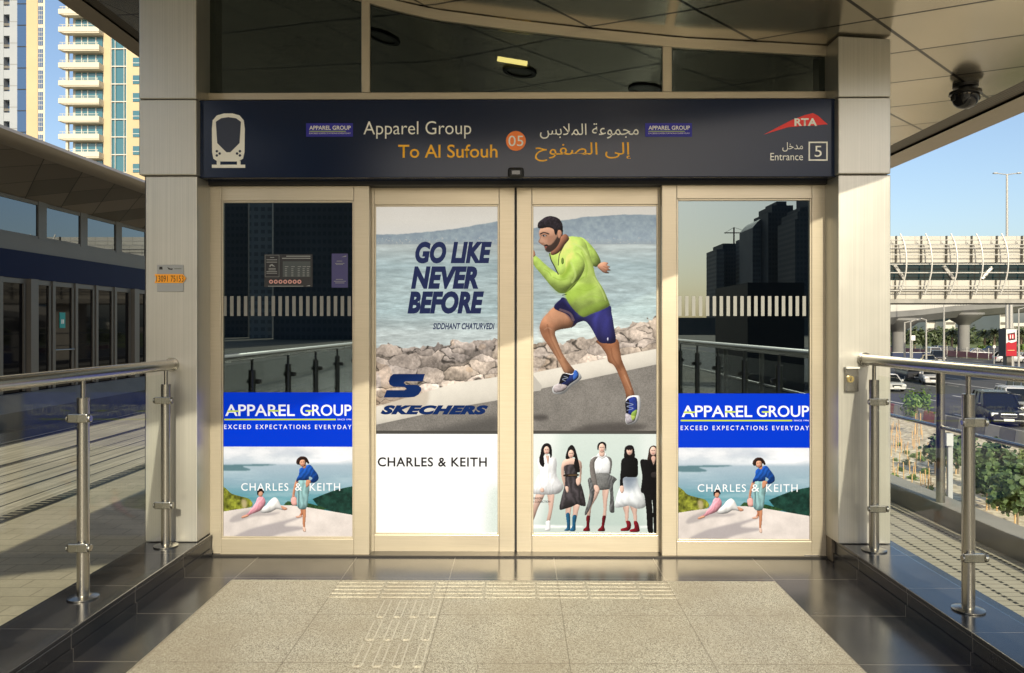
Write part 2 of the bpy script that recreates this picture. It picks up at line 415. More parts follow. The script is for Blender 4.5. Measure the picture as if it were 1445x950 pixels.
M['high_glass'] = glass_mat('dark_tinted_high_glass', (0.03, 0.035, 0.035), 0.06, 0.0, (0.76, 0.92, 0.88))
M['rail_glass'] = glass_mat('clear_railing_glass', (0.965, 0.98, 0.965), 0.014, power=7.0, dust=0.004)
M['white'] = mat('white_lettering', L(240, 238, 226)[:3], 0.5)
M['amber'] = mat('amber_lettering', L(255, 186, 24)[:3], 0.5)
M['orange'] = mat('orange_disc', L(250, 130, 50)[:3], 0.5)
M['red'] = mat('red_emblem', L(235, 50, 44)[:3], 0.5)
M['logo_blue'] = mat('royal_blue_plate', L(12, 12, 150)[:3], 0.5)
M['stripe'] = mat('frosted_stripe', L(128, 128, 122)[:3], 0.6)

# ------------------------------------------------------------------ ground, tracks, road
G_TRAM, G_ROAD = -0.65, -4.20
def flat(name, x0, x1, y0, y1, z, m, skirt=0.0):
    b = MB()
    if skirt: b.box(x0, x1, y0, y1, z - skirt, z)
    else: b.add([(x0, y0, z), (x1, y0, z), (x1, y1, z), (x0, y1, z)], [(0, 1, 2, 3)])
    return structure(b.build(name, m))
sand = mottled('dry_sand', (0.30, 0.25, 0.17), (0.38, 0.32, 0.23), 0.05, 0.9)
flat('ground', -3000, 3000, -3000, 3000, G_ROAD - 0.03, sand)

def paving(name, c1, c2, bw, bh, sq=2, mortar=(0.21, 0.18, 0.125), ms=0.007):
    m = mat(name, c1, 0.8, 0, 0.25); p = pos(m)
    b = nd(m, 'ShaderNodeTexBrick'); b.offset = 0.5; lk(m, p, b.inputs['Vector'])
    b.inputs['Scale'].default_value = 1.0; b.inputs['Brick Width'].default_value = bw; b.inputs['Row Height'].default_value = bh
    b.inputs['Mortar Size'].default_value = ms; b.inputs['Color1'].default_value = c1 + (1,); b.inputs['Color2'].default_value = c2 + (1,); b.inputs['Mortar'].default_value = mortar + (1,)
    n = noise(m, p, 1.4, 6); n2 = noise(m, p, 30, 3)
    c = mix(m, ramp(m, n, [(0.3, 0.0), (0.75, 0.5)]), b.outputs['Color'], tuple(v * 0.55 for v in c1))
    c = mix(m, ramp(m, n2, [(0.4, 0.0), (0.8, 0.3)]), c, tuple(v * 0.5 for v in c1))
    lk(m, c, bsdf(m).inputs['Base Color']); bump(m, n2, 0.25, 0.01); return m
M['pavers'] = paving('beige_pavers', (0.33, 0.295, 0.21), (0.37, 0.33, 0.24), 0.42, 0.21)
def track_mat():
    m = mat('ribbed_track_slab', (0.40, 0.355, 0.26), 0.85); p = pos(m); x, y, z = sepxyz(m, p)
    n = noise(m, pos(m, (14, 0.5, 1)), 1.0, 5); n2 = noise(m, p, 0.9, 6)
    c = mix(m, ramp(m, n, [(0.35, 0.0), (0.7, 1.0)]), (0.22, 0.20, 0.145), (0.40, 0.36, 0.27))
    c = mix(m, ramp(m, n2, [(0.45, 0.0), (0.75, 0.6)]), c, (0.22, 0.19, 0.14))
    c = mix(m, mth(m, 'MULTIPLY', line(m, y, 1.5, 0.4, 0.02), 0.6), c, (0.12, 0.1, 0.08))
    lk(m, c, bsdf(m).inputs['Base Color']); bump(m, n, 0.3, 0.02); return m
M['track'] = track_mat()
flat('tram_ground', -260, 2.44, -60, 260, G_TRAM, M['pavers'], 4.0)
flat('track_slab', -9.9, -5.95, -60, 150, G_TRAM + 0.004, M['track'])
groove = mat('dark_groove', (0.02, 0.02, 0.018), 0.7)
for i, (x, w) in enumerate(((-9.55, .045), (-8.12, .05), (-7.55, .012), (-7.2, .015), (-6.75, .03), (-6.3, .012))):
    flat('track_groove', x - w, x + w, -60, 150, G_TRAM + 0.008, groove)
railm = mat('worn_rail_steel', (0.35, 0.31, 0.26), 0.3, 0.8)
for x in (-9.48, -8.05):
    flat('tram_rail', x - 0.012, x + 0.03, -60, 150, G_TRAM + 0.012, railm)
def drain_mat():
    m = mat('slotted_drain', (0.08, 0.075, 0.06), 0.5, 0.3); x, y, z = sepxyz(m, pos(m))
    lk(m, mix(m, line(m, y, 0.12, 0, 0.05), (0.012, 0.012, 0.01), (0.30, 0.27, 0.2)), bsdf(m).inputs['Base Color']); return m
flat('drain_channel', -5.97, -5.83, -60, 150, G_TRAM + 0.012, drain_mat())
flat('drain_edge', -5.82, -5.76, -60, 150, G_TRAM + 0.008, groove)
conc = mottled('pale_concrete', (0.40, 0.36, 0.28), (0.46, 0.42, 0.33), 1.5, 0.85, bmp=0.15)
greyconc = mottled('grey_concrete', (0.24, 0.23, 0.20), (0.33, 0.31, 0.27), 1.2, 0.85, bmp=0.15)
flat('gutter', -3.62, -3.42, -12, 60, G_TRAM + 0.008, groove)
flat('gutter_edge', -3.40, -2.9, -12, 60, G_TRAM + 0.012, conc)
structure(MB().box(-2.85, -2.43, -12, 5.35, G_TRAM, -0.35).build('deck_footing', conc))

# raised deck we stand on
flat('walkway_floor', -1.757, 1.55, -12, 4.745, 0.0, M['granite'], 0.3)
b = MB(); b.box(-2.08, -1.757, -12, 4.745, -0.3, 0.0005); b.box(1.55, 2.06, -12, 4.745, -0.3, 0.0005); b.box(-2.08, 2.06, 4.745, 9.5, -0.3, 0.0005)
structure(b.build('walkway_floor_border', M['black']))
for s in (-1, 1):
    xi, xo = (2.07, 2.42)
    b = MB(); b.box(s * xi, s * xo, -12, 5.22, -0.3, 0.125); b.box(s * (xi - 0.004), s * (xo + 0.006), -12, 5.22, 0.127, 0.15)
    structure(b.build('kerb', M['black'], bevel=0.004))
    bb = MB(); bb.box(s * (xi - 0.003), s * (xi - 0.0095), -12, 5.2, 0.0, 0.06); structure(bb.build('kerb_skirting', M['black']))
# raised ribs of the tactile paving
b = MB()
yy = [PZ, None]
def floor_y(y): return F * CAM_Z / (y - HY)
def floor_pt(x, y): Y = floor_y(y); return (PX(x, Y), Y)
def rib(b, p, q, w, h=0.006):
    p, q = Vector((*p, 0)), Vector((*q, 0)); d = (q - p).normalized(); n = Vector((-d.y, d.x, 0)) * w / 2
    for mi, hw, cut, z0, z1 in ((1, 1.0, 0.0, 0.0012, h * .55), (0, .66, w * .18, h * .55, h)):
        a, c, e = p + d * cut, q - d * cut, n * hw
        r = w * .3 * hw; pts = [a - e + d * r, a - e * .6, a + e * .6, a + e + d * r, c + e - d * r, c + e * .6, c - e * .6, c - e - d * r]
        b.mat(mi).add([v + Vector((0, 0, z0)) for v in pts] + [v + Vector((0, 0, z1)) for v in pts], [tuple(range(8, 16))] + [(k, (k + 1) % 8, 8 + (k + 1) % 8, 8 + k) for k in range(8)])
    b.mat(0)
xl, xr = PX(470, 4.6), PX(950, 4.6)
for k in range(5):
    y = 4.70 - k * 0.062; x = xl
    while x < xr - 0.02:
        x2 = min(x + 0.30, xr); rib(b, (x + 0.006, y), (x2 - 0.006, y), 0.036, 0.005); x = x2
structure(b.build('tactile_strip', [M['granite'], M['worn']]))
b = MB()
for (ua, va, ub, vb) in ((550, 843, 500, 950), (571, 843, 530, 950), (593, 843, 558, 950), (616, 843, 590, 950)):
    x1, y1 = floor_pt(ua, va); x2, y2 = floor_pt(ub, vb); xm = (x1 + x2) / 2
    x1 = x2 = xm
    y = 4.40
    while y > -3:
        rib(b, (xm, y), (xm, y - 0.27), 0.048, 0.005); y -= 0.30
structure(b.build('tactile_guide', [M['granite'], M['worn']]))

# right-hand service walkway, planting strip, highway
def grating_mat():
    m = mat('grating_planks', (0.42, 0.385, 0.29), 0.7, 0.1, 0.3); p = pos(m); x, y, z = sepxyz(m, p)
    c = mix(m, noise(m, p, 2.5, 5), (0.36, 0.33, 0.245), (0.47, 0.43, 0.33))
    dots = mth(m, 'MULTIPLY', line(m, x, 0.19, 0.05, 0.035), line(m, y, 0.07, 0, 0.045))
    seam = mth(m, 'MULTIPLY', line(m, y, 0.10, 0.03, 0.010), 0.6)
    c = mix(m, mth(m, 'MAXIMUM', dots, seam), c, (0.02, 0.018, 0.014)); lk(m, c, bsdf(m).inputs['Base Color']); return m
flat('service_walkway', 2.45, 4.56, -30, 80, G_TRAM + 0.05, grating_mat(), 3.5)
structure(MB().box(2.425, 2.50, -12, 5.4, -0.62, -0.02).build('deck_edge', M['dark']))
def gravel_mat():
    m = mat('pale_gravel', (0.5, 0.43, 0.32), 0.9, 0, 0.2); p = pos(m)
    v = nd(m, 'ShaderNodeTexVoronoi'); v.inputs['Scale'].default_value = 5; lk(m, p, v.inputs['Vector'])
    s = sepxyz(m, v.outputs['Color'])
    c = ramp(m, s[0], [(0, (0.42, 0.35, 0.235)), (0.5, (0.66, 0.58, 0.42)), (1, (0.80, 0.73, 0.57))])
    c = mix(m, ramp(m, v.outputs['Distance'], [(0.42, 0.0), (0.7, 0.75)]), c, (0.24, 0.19, 0.125))
    n = noise(m, p, 0.35, 5); c = mix(m, ramp(m, n, [(0.4, 0.0), (0.7, 0.6)]), c, (0.56, 0.46, 0.31)); lk(m, c, bsdf(m).inputs['Base Color'])
    bump(m, v.outputs['Distance'], 0.35, 0.06); return m
b = MB(); xs = [4.7, 8, 12, 17, 23.3]; zs = [-3.25, -3.4, -3.65, -3.95, -4.12]
b.grid([[(x, y, z) for x, z in zip(xs, zs)] for y in (-60, 0, 40, 80, 150, 260)])
structure(b.build('planting_bed', gravel_mat()))
def asphalt_mat():
    m = mat('asphalt', (0.05, 0.05, 0.048), 0.8, 0, 0.3); p = pos(m); n = noise(m, pos(m, (1, 0.06, 1)), 0.7, 5); n2 = noise(m, p, 12, 3)
    c = mix(m, ramp(m, n, [(0.3, 0.0), (0.7, 1.0)]), (0.048, 0.047, 0.046), (0.085, 0.082, 0.078)); c = mix(m, mth(m, 'MULTIPLY', n2, 0.3), c, (0.1, 0.095, 0.09))
    lk(m, c, bsdf(m).inputs['Base Color']); return m
M['asphalt'] = asphalt_mat()
flat('road', 23.3, 80, -200, 420, G_ROAD, M['asphalt'])
paint = mottled('road_paint', (0.62, 0.6, 0.55), (0.75, 0.73, 0.68), 3, 0.7)
b = MB()
for i, x in enumerate((28.3, 32.0, 35.7, 39.4, 47.5, 51.2, 54.9, 58.6, 66, 70, 74)):
    for y in range(-60, 300, 9):
        yy = y + (i * 2.3) % 9; b.add([(x - .09, yy, 0), (x + .09, yy, 0), (x + .09, yy + 3, 0), (x - .09, yy + 3, 0)], [(0, 1, 2, 3)])
b.v = [(v[0], v[1], G_ROAD + 0.006) for v in b.v]
structure(b.build('lane_markings', paint))
b = MB()
for x in (24.4, 43.2, 61.5, 79): b.add([(x - .08, -60, G_ROAD + .006), (x + .08, -60, G_ROAD + .006), (x + .08, 300, G_ROAD + .006), (x - .08, 300, G_ROAD + .006)], [(0, 1, 2, 3)])
structure(b.build('road_edge_lines', paint))
grassm = mottled('verge_grass', (0.10, 0.13, 0.04), (0.17, 0.19, 0.07), 0.35, 0.9)
flat('grass_verge', 80, 600, 60, 600, G_ROAD + 0.02, grassm)
b = MB()
for (x0, x1, y0, y1) in ((80, 420, 196, 204), (84, 300, 152, 156)):
    b.box(x0, x1, y0, y1, G_ROAD + 0.024, G_ROAD + 0.03)
structure(b.build('side_road', M['asphalt']))
flat('sand_verge', 82, 300, 158, 172, G_ROAD + 0.026, sand)

# ------------------------------------------------------------------ entrance building
CZ = [(-4.35, 4.62), (-4.10, 4.60), (-3.9, 4.56), (-3.2, 4.38), (-2.4, 4.16), (-1.6, 3.95), (-0.8, 3.72), (-0.55, 3.665), (0.0, 3.59), (0.56, 3.525), (1.1, 3.47), (1.8, 3.43), (2.5, 3.385), (3.2, 3.34), (3.64, 3.32), (3.85, 3.31), (4.13, 3.30)]
def ceil_z(x): return float(np.interp(x, [a for a, _ in CZ], [c for _, c in CZ]))
# the rear edge of the canopy follows the line of shade the photograph shows across the doors
TE = math.tan(R(SUN_EL)); edge = []
for (x, y, Y) in ((285, 602, 5.2), (400, 573, 5.2), (510, 538, 5.2), (620, 505, 5.2), (728, 470, 5.2), (835, 432, 5.2), (942, 389, 5.2), (1050, 349, 5.2), (1160, 304, 5.2), (1240, 255, 5.02)):
    p = P(x, y, Y); t = 0
    for _ in range(8): t = (ceil_z(p.x - LX * t) - p.z) / TE
    edge.append((p.x - LX * t, Y - t))
edge.sort(); ex = [a for a, _ in edge]; ey = [c for _, c in edge]
def rear_y(x):
    if x < ex[0]: return ey[0] + (x - ex[0]) * (ey[1] - ey[0]) / (ex[1] - ex[0])
    if x > ex[-1]: return min(ey[-1] + (x - ex[-1]) * 0.9, 4.2)
    return float(np.interp(x, ex, ey))
Y_END = 12.0
xs = sorted(set([round(a, 3) for a, _ in CZ] + [round(v, 3) for v in np.linspace(-4.3, 4.1, 36)]))
canopy = thing('canopy', (0, 5.2, 4.0), 'wide bronze metal canopy with diamond panel seams sheltering the entrance doors', 'canopy')
def strip(name, x0, x1, m, dz=0.0):
    c = [x for x in xs if x0 - 1e-6 <= x <= x1 + 1e-6]
    MB().grid([[(x, rear_y(x) + 0.0, ceil_z(x) + dz) for x in c], [(x, (rear_y(x) + Y_END) / 2, ceil_z(x) + dz) for x in c], [(x, Y_END, ceil_z(x) + dz) for x in c]]).build(name, m, canopy, smooth=True)
for v in (-4.1, -3.9, 3.64, 3.85): xs.append(v)
xs = sorted(set(round(v, 3) for v in xs))
def perforated():
    m = mat('perforated_metal', (0.10, 0.085, 0.06), 0.5, 0.3); x, y, z = sepxyz(m, pos(m))
    d = mth(m, 'MULTIPLY', line(m, x, 0.03, 0, 0.016), line(m, y, 0.03, 0, 0.016))
    lk(m, mix(m, d, (0.13, 0.11, 0.08), (0.01, 0.01, 0.01)), bsdf(m).inputs['Base Color']); return m
M['perf'] = perforated()
M['soffit'] = brushed('bronze_soffit_trim', (0.36, 0.30, 0.225), 0.35, 0.36, (40, 2, 40), 0.06)
strip('ceiling', -3.9, 3.64, M['ceil'])
strip('perforated_strip', -4.1, -3.9, M['perf'], 0.02); strip('perforated_strip', 3.64, 3.85, M['perf'], 0.02)
strip('soffit_edge', -4.35, -4.1, M['soffit']); strip('soffit_edge', 3.85, 4.13, M['soffit'])
b = MB()
top = lambda x: ceil_z(x) + 0.05 + 0.30 * min(1, (x + 4.35) / 1.0, (4.13 - x) / 1.0)
b.grid([[(x, rear_y(x) - 0.0, top(x)) for x in xs], [(x, Y_END, top(x)) for x in xs]])
b.grid([[(x, rear_y(x), ceil_z(x)) for x in xs], [(x, rear_y(x), top(x)) for x in xs]])
b.grid([[(x, Y_END, ceil_z(x)) for x in xs], [(x, Y_END, top(x)) for x in xs]])
for x in (-4.35, 4.13): b.add([(x, rear_y(x), ceil_z(x)), (x, Y_END, ceil_z(x)), (x, Y_END, top(x)), (x, rear_y(x), top(x))], [(0, 1, 2, 3)])
b.build('roof', M['soffit'], canopy, smooth=False)
for x, y in ((-1.06, 4.4), (0.0, 4.2), (1.02, 4.1)):
    z = ceil_z(x); r = MB(); r.lathe([(0.10, 0.0), (0.10, -0.012), (0.135, -0.012), (0.14, 0.0)], (0, 0, 0), 28)
    r.mat(1).lathe([(0.099, -0.003), (0.099, 0.002)], (0, 0, 0), 28)
    o = r.build('downlight', [mat('downlight_ring', (0.02, 0.02, 0.02), 0.4), mat('downlight_lens', (0.25, 0.24, 0.2), 0.3)], None, smooth=True)
    o.location = (x, y, z - 0.002); o.rotation_euler = (0, -math.atan((ceil_z(x + .1) - ceil_z(x - .1)) / .2), 0)
    put(o, canopy)

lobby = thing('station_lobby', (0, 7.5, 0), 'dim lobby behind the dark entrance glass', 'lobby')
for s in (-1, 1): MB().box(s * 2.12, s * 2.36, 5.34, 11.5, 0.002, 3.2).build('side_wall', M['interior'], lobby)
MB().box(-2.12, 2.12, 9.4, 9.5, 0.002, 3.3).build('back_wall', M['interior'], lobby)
MB().box(-2.11, 2.11, 5.36, 9.39, 3.15, 3.2).build('lobby_ceiling', M['interior'], lobby) if False else None
tl = thing('tube_lamp', P(722, 87, 5.6), 'small yellow tube lamp glowing behind the high dark glass', 'lamp')
p = P(702, 83, 5.6); q = P(744, 90, 5.6)
MB().tube(p, q, 0.018, n=10).build('tube', mat('glowing_tube', (1, .8, .3), .5, emit=(1.0, 0.72, 0.22), estr=22.0), tl, smooth=True)
MB().box(p.x - .03, q.x + .03, 5.622, 5.66, min(p.z, q.z) - .02, max(p.z, q.z) + .02).build('lamp_housing', M['dark'], tl)

# columns: stacked steel cladding panels (front face at Y=5.02)
YC = 5.02
def column(x0, x1, xu, lbl, ytop):
    t = thing('steel_column', ((PX(x0, YC) + PX(x1, YC)) / 2, YC + .15, 0.15), lbl, 'column', 'steel clad columns beside the doors')
    a, c = PX(x0, YC), PX(x1, YC); g = 0.004
    z2, z3 = PZ(247, YC), PZ(139.5, YC)
    ztop = min(ceil_z(a), ceil_z(c)) - 0.012
    lo = [a, c]; up = [PX(xu[0], YC - .02), PX(xu[1], YC - .02)]
    MB().box(lo[0], lo[1], YC, 5.33, 0.152, z2 - g).build('cladding_panel', M['steel'], t, bevel=0.006)
    MB().box(up[0], up[1], YC - .02, 5.33, z2, z3 - g).build('cladding_panel', M['steel'], t, bevel=0.006)
    b = MB(); b.prism([(up[0], z3), (up[1], z3), (up[1], ceil_z(up[1]) - .012), (up[0], ceil_z(up[0]) - .012)], 'y', YC - .02, 5.33)
    b.build('cladding_panel', M['steel'], t, bevel=0.006)
    MB().box(up[0] + .02, up[1] - .02, YC + .02, 5.3, 0.15, z3 + .25).build('column_core', M['dark'], t)
    return t
column(205, 278, (196, 277), 'brushed steel column with the small orange number tag on it', 0)
column(1183, 1257, (1183, 1257), 'brushed steel column with the little key switch low on its face', 0)

# dark jambs between columns and glazing, header recess
YF = 5.235
portal = thing('entrance_portal', (0, 5.3, 0), 'dark bronze surround framing the row of glass doors', 'door surround')
MB().box(PX(277.5, 5.1), PX(291, 5.2), 5.14, 5.40, 0.002, PZ(250, 5.2)).build('jamb', M['jamb'], portal, bevel=.003)
MB().box(PX(1168.5, 5.2), PX(1183.8, 5.1), 5.14, 5.40, 0.002, PZ(250, 5.2)).build('jamb', M['jamb'], portal, bevel=.003)
MB().box(PX(279, 5.2), PX(1183, 5.2), 5.20, 5.45, PZ(262, 5.235), PZ(247, 5.2)).build('head_rail', M['dark'], portal)
MB().box(PX(288, 5.2), PX(1172, 5.2), 5.21, 5.42, 0.0012, 0.012).build('threshold', mat('dark_threshold', (.05, .045, .04), .4, .6), portal)

def frame(name, x0, x1, y0, y1, l, r, t_, bt, Y, d, m, parent):
    """glazing frame in photo pixels with stile/rail widths in pixels, mitred as four butted bars"""
    X0, X1 = PX(x0, Y), PX(x1, Y); Z1, Z0 = PZ(y0, Y), PZ(y1, Y); s = Y / F
    a, c, e, g = X0 + l * s, X1 - r * s, Z1 - t_ * s, Z0 + bt * s
    b = MB(); b.box(X0, a, Y, Y + d, Z0, Z1); b.box(c, X1, Y, Y + d, Z0, Z1); b.box(a, c, Y, Y + d, e, Z1); b.box(a, c, Y, Y + d, Z0, g)
    o = b.build(name, m, parent, bevel=0.0035)
    # thin glazing bead
    w = 0.011; bd = MB(); y0b, y1b = Y + 0.008, Y + d - 0.004
    bd.box(a, a + w, y0b, y1b, g, e); bd.box(c - w, c, y0b, y1b, g, e); bd.box(a + w, c - w, y0b, y1b, e - w, e); bd.box(a + w, c - w, y0b, y1b, g, g + w)
    bd.build('glazing_bead', m, parent, bevel=0.002)
    return a, c, g, e

def stripes(x0, x1, Y, parent):
    b = MB(); x = x0
    while x < x1:
        b.add([tuple(P(x, 446, Y)), tuple(P(x + 4.8, 446, Y)), tuple(P(x + 4.8, 418, Y)), tuple(P(x, 418, Y))], [(0, 1, 2, 3)]); x += 9.75
    b.build('safety_stripes', M['stripe'], parent, recalc=False)
def pane(x0, x1, y0, y1, Y, m, parent, name='glass_pane', th=0.012):
    p, q = P(x0, y1, Y), P(x1, y0, Y)
    b = MB(); b.add([(p.x, Y, p.z), (q.x, Y, p.z), (q.x, Y, q.z), (p.x, Y, q.z)], [(0, 1, 2, 3)])
    return b.build(name, m, parent, recalc=False)

Y_G = YF + 0.022     # glass of the fixed panels
fixed_l = thing('fixed_glass_panel', P(405, 786, YF), 'fixed glass panel with a small dark notice board above its blue advert', 'glass panel', 'fixed glass side panels')
frame('panel_frame', 290, 521, 262, 786, 22, 22, 21, 25, YF, 0.055, M['frame'], fixed_l)
pane(312, 500, 283, 762, Y_G, M['door_glass'], fixed_l); stripes(315, 496, Y_G - .002, fixed_l)
fixed_r = thing('fixed_glass_panel', P(1052, 788, YF), 'fixed glass panel with no notices above its blue advert, next to the key switch column', 'glass panel', 'fixed glass side panels')
frame('panel_frame', 934, 1169, 260, 789, 21, 23, 21, 26, YF, 0.055, M['frame'], fixed_r)
pane(955, 1146, 281, 763, Y_G, M['door_glass'], fixed_r); stripes(957, 1139, Y_G - .002, fixed_r)
for o, x in ((fixed_l, 300), (fixed_r, 1146)):
    p = P(x, 787, YF - .01); MB().box(p.x - .05, p.x + .05, YF - .004, YF + .03, 0.004, 0.018).build('floor_guide', M['chrome'], o)

YS = 5.315; Y_S = YS + 0.018
door_l = thing('sliding_door', P(625, 780, YS), 'sliding glass door leaf covered by the seaside slogan poster above a white one', 'sliding door', 'sliding door leaves')
frame('door_frame', 519, 726.3, 262, 780, 9, 22, 27, 25, YS, 0.05, M['frame'], door_l)
door_r = thing('sliding_door', P(830, 780, YS), 'sliding glass door leaf covered by the poster of a running man', 'sliding door', 'sliding door leaves')
frame('door_frame', 729, 937, 262, 780, 21.5, 8, 27, 25, YS, 0.05, M['frame'], door_r)
for o, x in ((door_l, 726.9), (door_r, 728.4)):
    p = P(x, 780, YS); MB().box(p.x - .0035, p.x + .0035, YS + .004, YS + .045, 0.016, PZ(263, YS)).build('door_seal', M['dark'], o)
for o, a, c in ((door_l, 525, 706), (door_r, 749, 931)):
    pane(a, c, 287, 757, Y_S + .006, M['door_glass'], o)

# high window above the sign
YW = 5.20
win = thing('high_window', (0, YW, PZ(140, YW)), 'dark three pane window with a curved top above the blue sign', 'window')
b = MB(); z0, z1 = PZ(140, YW), PZ(130, YW); b.box(PX(282, YW), PX(1181, YW), YW, YW + .06, z0, z1); b.build('window_sill_bar', M['frame'], win, bevel=.003)
def ctop(x): return ceil_z(x) - 0.006
for (a, c) in ((282, 293), (510, 522), (935, 948), (1168, 1181)):
    x0, x1 = PX(a, YW), PX(c, YW)
    MB().prism([(x0, z1 + .0005), (x1, z1 + .0005), (x1, ctop(x1) - .066), (x0, ctop(x0) - .066)], 'y', YW - .002, YW + .055).build('mullion', M['frame'], win, bevel=.003)
xx = np.linspace(PX(278, YW), PX(1183, YW), 40)
b = MB(); n = len(xx)
b.prism([(x, ctop(x)) for x in xx] + [(x, ctop(x) - .066) for x in xx[::-1]], 'y', YW - .004, YW + .056); b.build('curved_top_bar', M['frame'], win)
for (a, c) in ((293, 510), (522, 935), (948, 1168)):
    xs_ = np.linspace(PX(a, YW), PX(c, YW), 14)
    MB().grid([[(x, YW + .02, z1) for x in xs_], [(x, YW + .02, ctop(x) - .06) for x in xs_]]).build('window_pane', M['high_glass'], win, recalc=False)

# sign board
YB = 5.06
sign = thing('station_sign', P(731, 195, YB), 'long navy station name board with white and amber lettering over the doors', 'sign')
p, q = P(279.5, 251, YB), P(1183, 139, YB)
MB().box(p.x, q.x, YB, 5.19, p.z, q.z).build('sign_panel', M['navy'], sign, bevel=.004)
def poly(pts, Y, m, parent, name, d=0.0015, smooth=False):
    q = spline(pts) if smooth else pts
    vs = [P(x, y, Y - d) for x, y in q]; a = sum(vs[i].x * vs[(i + 1) % len(vs)].z - vs[(i + 1) % len(vs)].x * vs[i].z for i in range(len(vs)))
    if a < 0: vs = vs[::-1]
    return MB().add([tuple(v) for v in vs], [tuple(range(len(vs)))]).build(name, m, parent, recalc=False)
def disc(cx, cy, r, n=28, k=1.0): return [(cx + r * math.cos(2 * math.pi * i / n), cy + r * k * math.sin(2 * math.pi * i / n)) for i in range(n)]
text('Apparel Group', (513, 171, 665, 196), YB, M['white'], sign, bold=-0.004)
text('To Al Sufouh', (562, 204, 702, 223), YB, M['amber'], sign, bold=.008)
text(AR1, (762, 174, 901, 196), YB, M['white'], sign, bold=0); text(AR2, (755, 201, 890, 228), YB, M['amber'], sign, bold=0)
poly(disc(728, 199, 14), YB, M['orange'], sign, 'number_disc'); text('05', (717.5, 191.5, 738.5, 206.5), YB - .0015, M['white'], sign)
for x0 in (432, 910.5):
    poly([(x0, 174), (x0 + 66, 174), (x0 + 66, 193), (x0, 193)], YB, M['logo_blue'], sign, 'logo_plate')
    text('APPAREL GROUP', (x0 + 4.5, 177.5, x0 + 63, 183.5), YB - .0015, M['white'], sign, bold=.015)
    text('EXCEED EXPECTATIONS EVERYDAY', (x0 + 4.5, 187.3, x0 + 63, 189.3), YB - .0015, M['white'], sign)
    poly([(x0 + 4.5, 185.0), (x0 + 56, 185.0), (x0 + 56, 185.8), (x0 + 4.5, 185.8)], YB - .0015, mat('lime_rule', L(190, 210, 60)[:3], .5), sign, 'logo_rule')
# tram pictogram
cw = M['white']; navy = mat('navy_cutout', (0.008, 0.015, 0.04), 0.35)
poly([(299, 182), (300, 170), (306, 163), (316, 160.2), (328, 160.2), (338, 163), (344, 170), (345.5, 182), (345, 215), (343, 224), (337, 228), (307, 228), (301, 224), (299.3, 215)], YB, cw, sign, 'pictogram')
poly([(304.5, 172), (312, 167), (322, 165.5), (333, 167), (340, 172), (338, 202), (325, 215), (319.5, 215), (306.5, 202)], YB - .001, navy, sign, 'pictogram')
for cx, cyy in ((306, 213.5), (306, 219.5), (310, 216.8), (338.5, 213.5), (338.5, 219.5), (334.5, 216.8)): poly(disc(cx, cyy, 1.8, 12), YB - .001, navy, sign, 'pictogram')
for x0 in (305.8, 334.5): poly([(x0, 227.5), (x0 + 5, 227.5), (x0 + 5, 233), (x0, 233)], YB, cw, sign, 'pictogram')
poly([(299, 232.5), (346, 232.5), (346, 237), (299, 237)], YB - .0002, cw, sign, 'pictogram')
# transport emblem, entrance number
poly([(1078, 190), (1116, 170), (1136, 162.5), (1147, 159.8), (1154, 163), (1168, 175.5), (1150, 177), (1112, 179.5)], YB, M['red'], sign, 'emblem')
text('RTA', (1121, 167, 1153, 178), YB - .0015, M['white'], sign, bold=.035)
text(AR3, (1104, 201, 1133, 214), YB, M['white'], sign); text('Entrance', (1087, 216, 1133, 226.5), YB, M['white'], sign)
for bx in ((1141, 200, 1168, 202), (1141, 225, 1168, 227), (1141, 202, 1143, 225), (1166, 202, 1168, 225)):
    poly([(bx[0], bx[1]), (bx[2], bx[1]), (bx[2], bx[3]), (bx[0], bx[3])], YB, M['white'], sign, 'number_border')
text('5', (1149.5, 206, 1159.5, 221.5), YB, M['white'], sign)

ms = thing('motion_sensor', P(728, 246, YB), 'little black door sensor under the middle of the navy sign', 'sensor')
p = P(728, 245.5, YB); b = MB(); b.box(p.x - .052, p.x + .052, YB - .055, YB - .001, p.z - .034, p.z + .034); b.build('sensor_case', M['dark'], ms, bevel=.018, seg=4)
MB().box(p.x - .028, p.x + .028, YB - .059, YB - .054, p.z - .016, p.z + .012).build('sensor_lens', mat('smoked_lens', (.05, .05, .05), .08), ms, bevel=.002)

# number tag on the left column
tagp = thing('number_tag', P(240, 393, YC), 'small grey plate with an orange arrow number label on the steel column', 'plate')
p, q = P(222, 412, YC), P(259.5, 374, YC)
MB().box(p.x, q.x, YC - .006, YC - .0005, p.z, q.z).build('tag_plate', mat('grey_plate', (.33, .34, .33), .45, .3), tagp, bevel=.003)
poly([(218, 387), (258, 387), (262.5, 393), (258, 399.5), (218, 399.5), (220.5, 393)], YC - .006, mat('orange_label', L(250, 165, 20)[:3], .5), tagp, 'arrow_label')
ink = mat('black_ink', (.015, .012, .01), .6)
text('13091 75153', (220.8, 389.0, 259, 397.8), YC - .0075, ink, tagp, bold=.0, spacing=1.06)
poly([(225, 376.5), (229, 376.5), (229.5, 380.5), (224.5, 380.5)], YC - .006, ink, tagp, 'plate_mark'); poly([(236, 377), (240, 379), (244, 379), (243, 381), (238, 380.5)], YC - .006, ink, tagp, 'plate_mark')
text('dewa.gov', (246, 378, 256, 380.5), YC - .006, ink, tagp) if False else poly([(246, 378.6), (256, 378.6), (256, 380), (246, 380)], YC - .006, mat('faded_ink', (.18, .18, .17), .6), tagp, 'plate_mark')

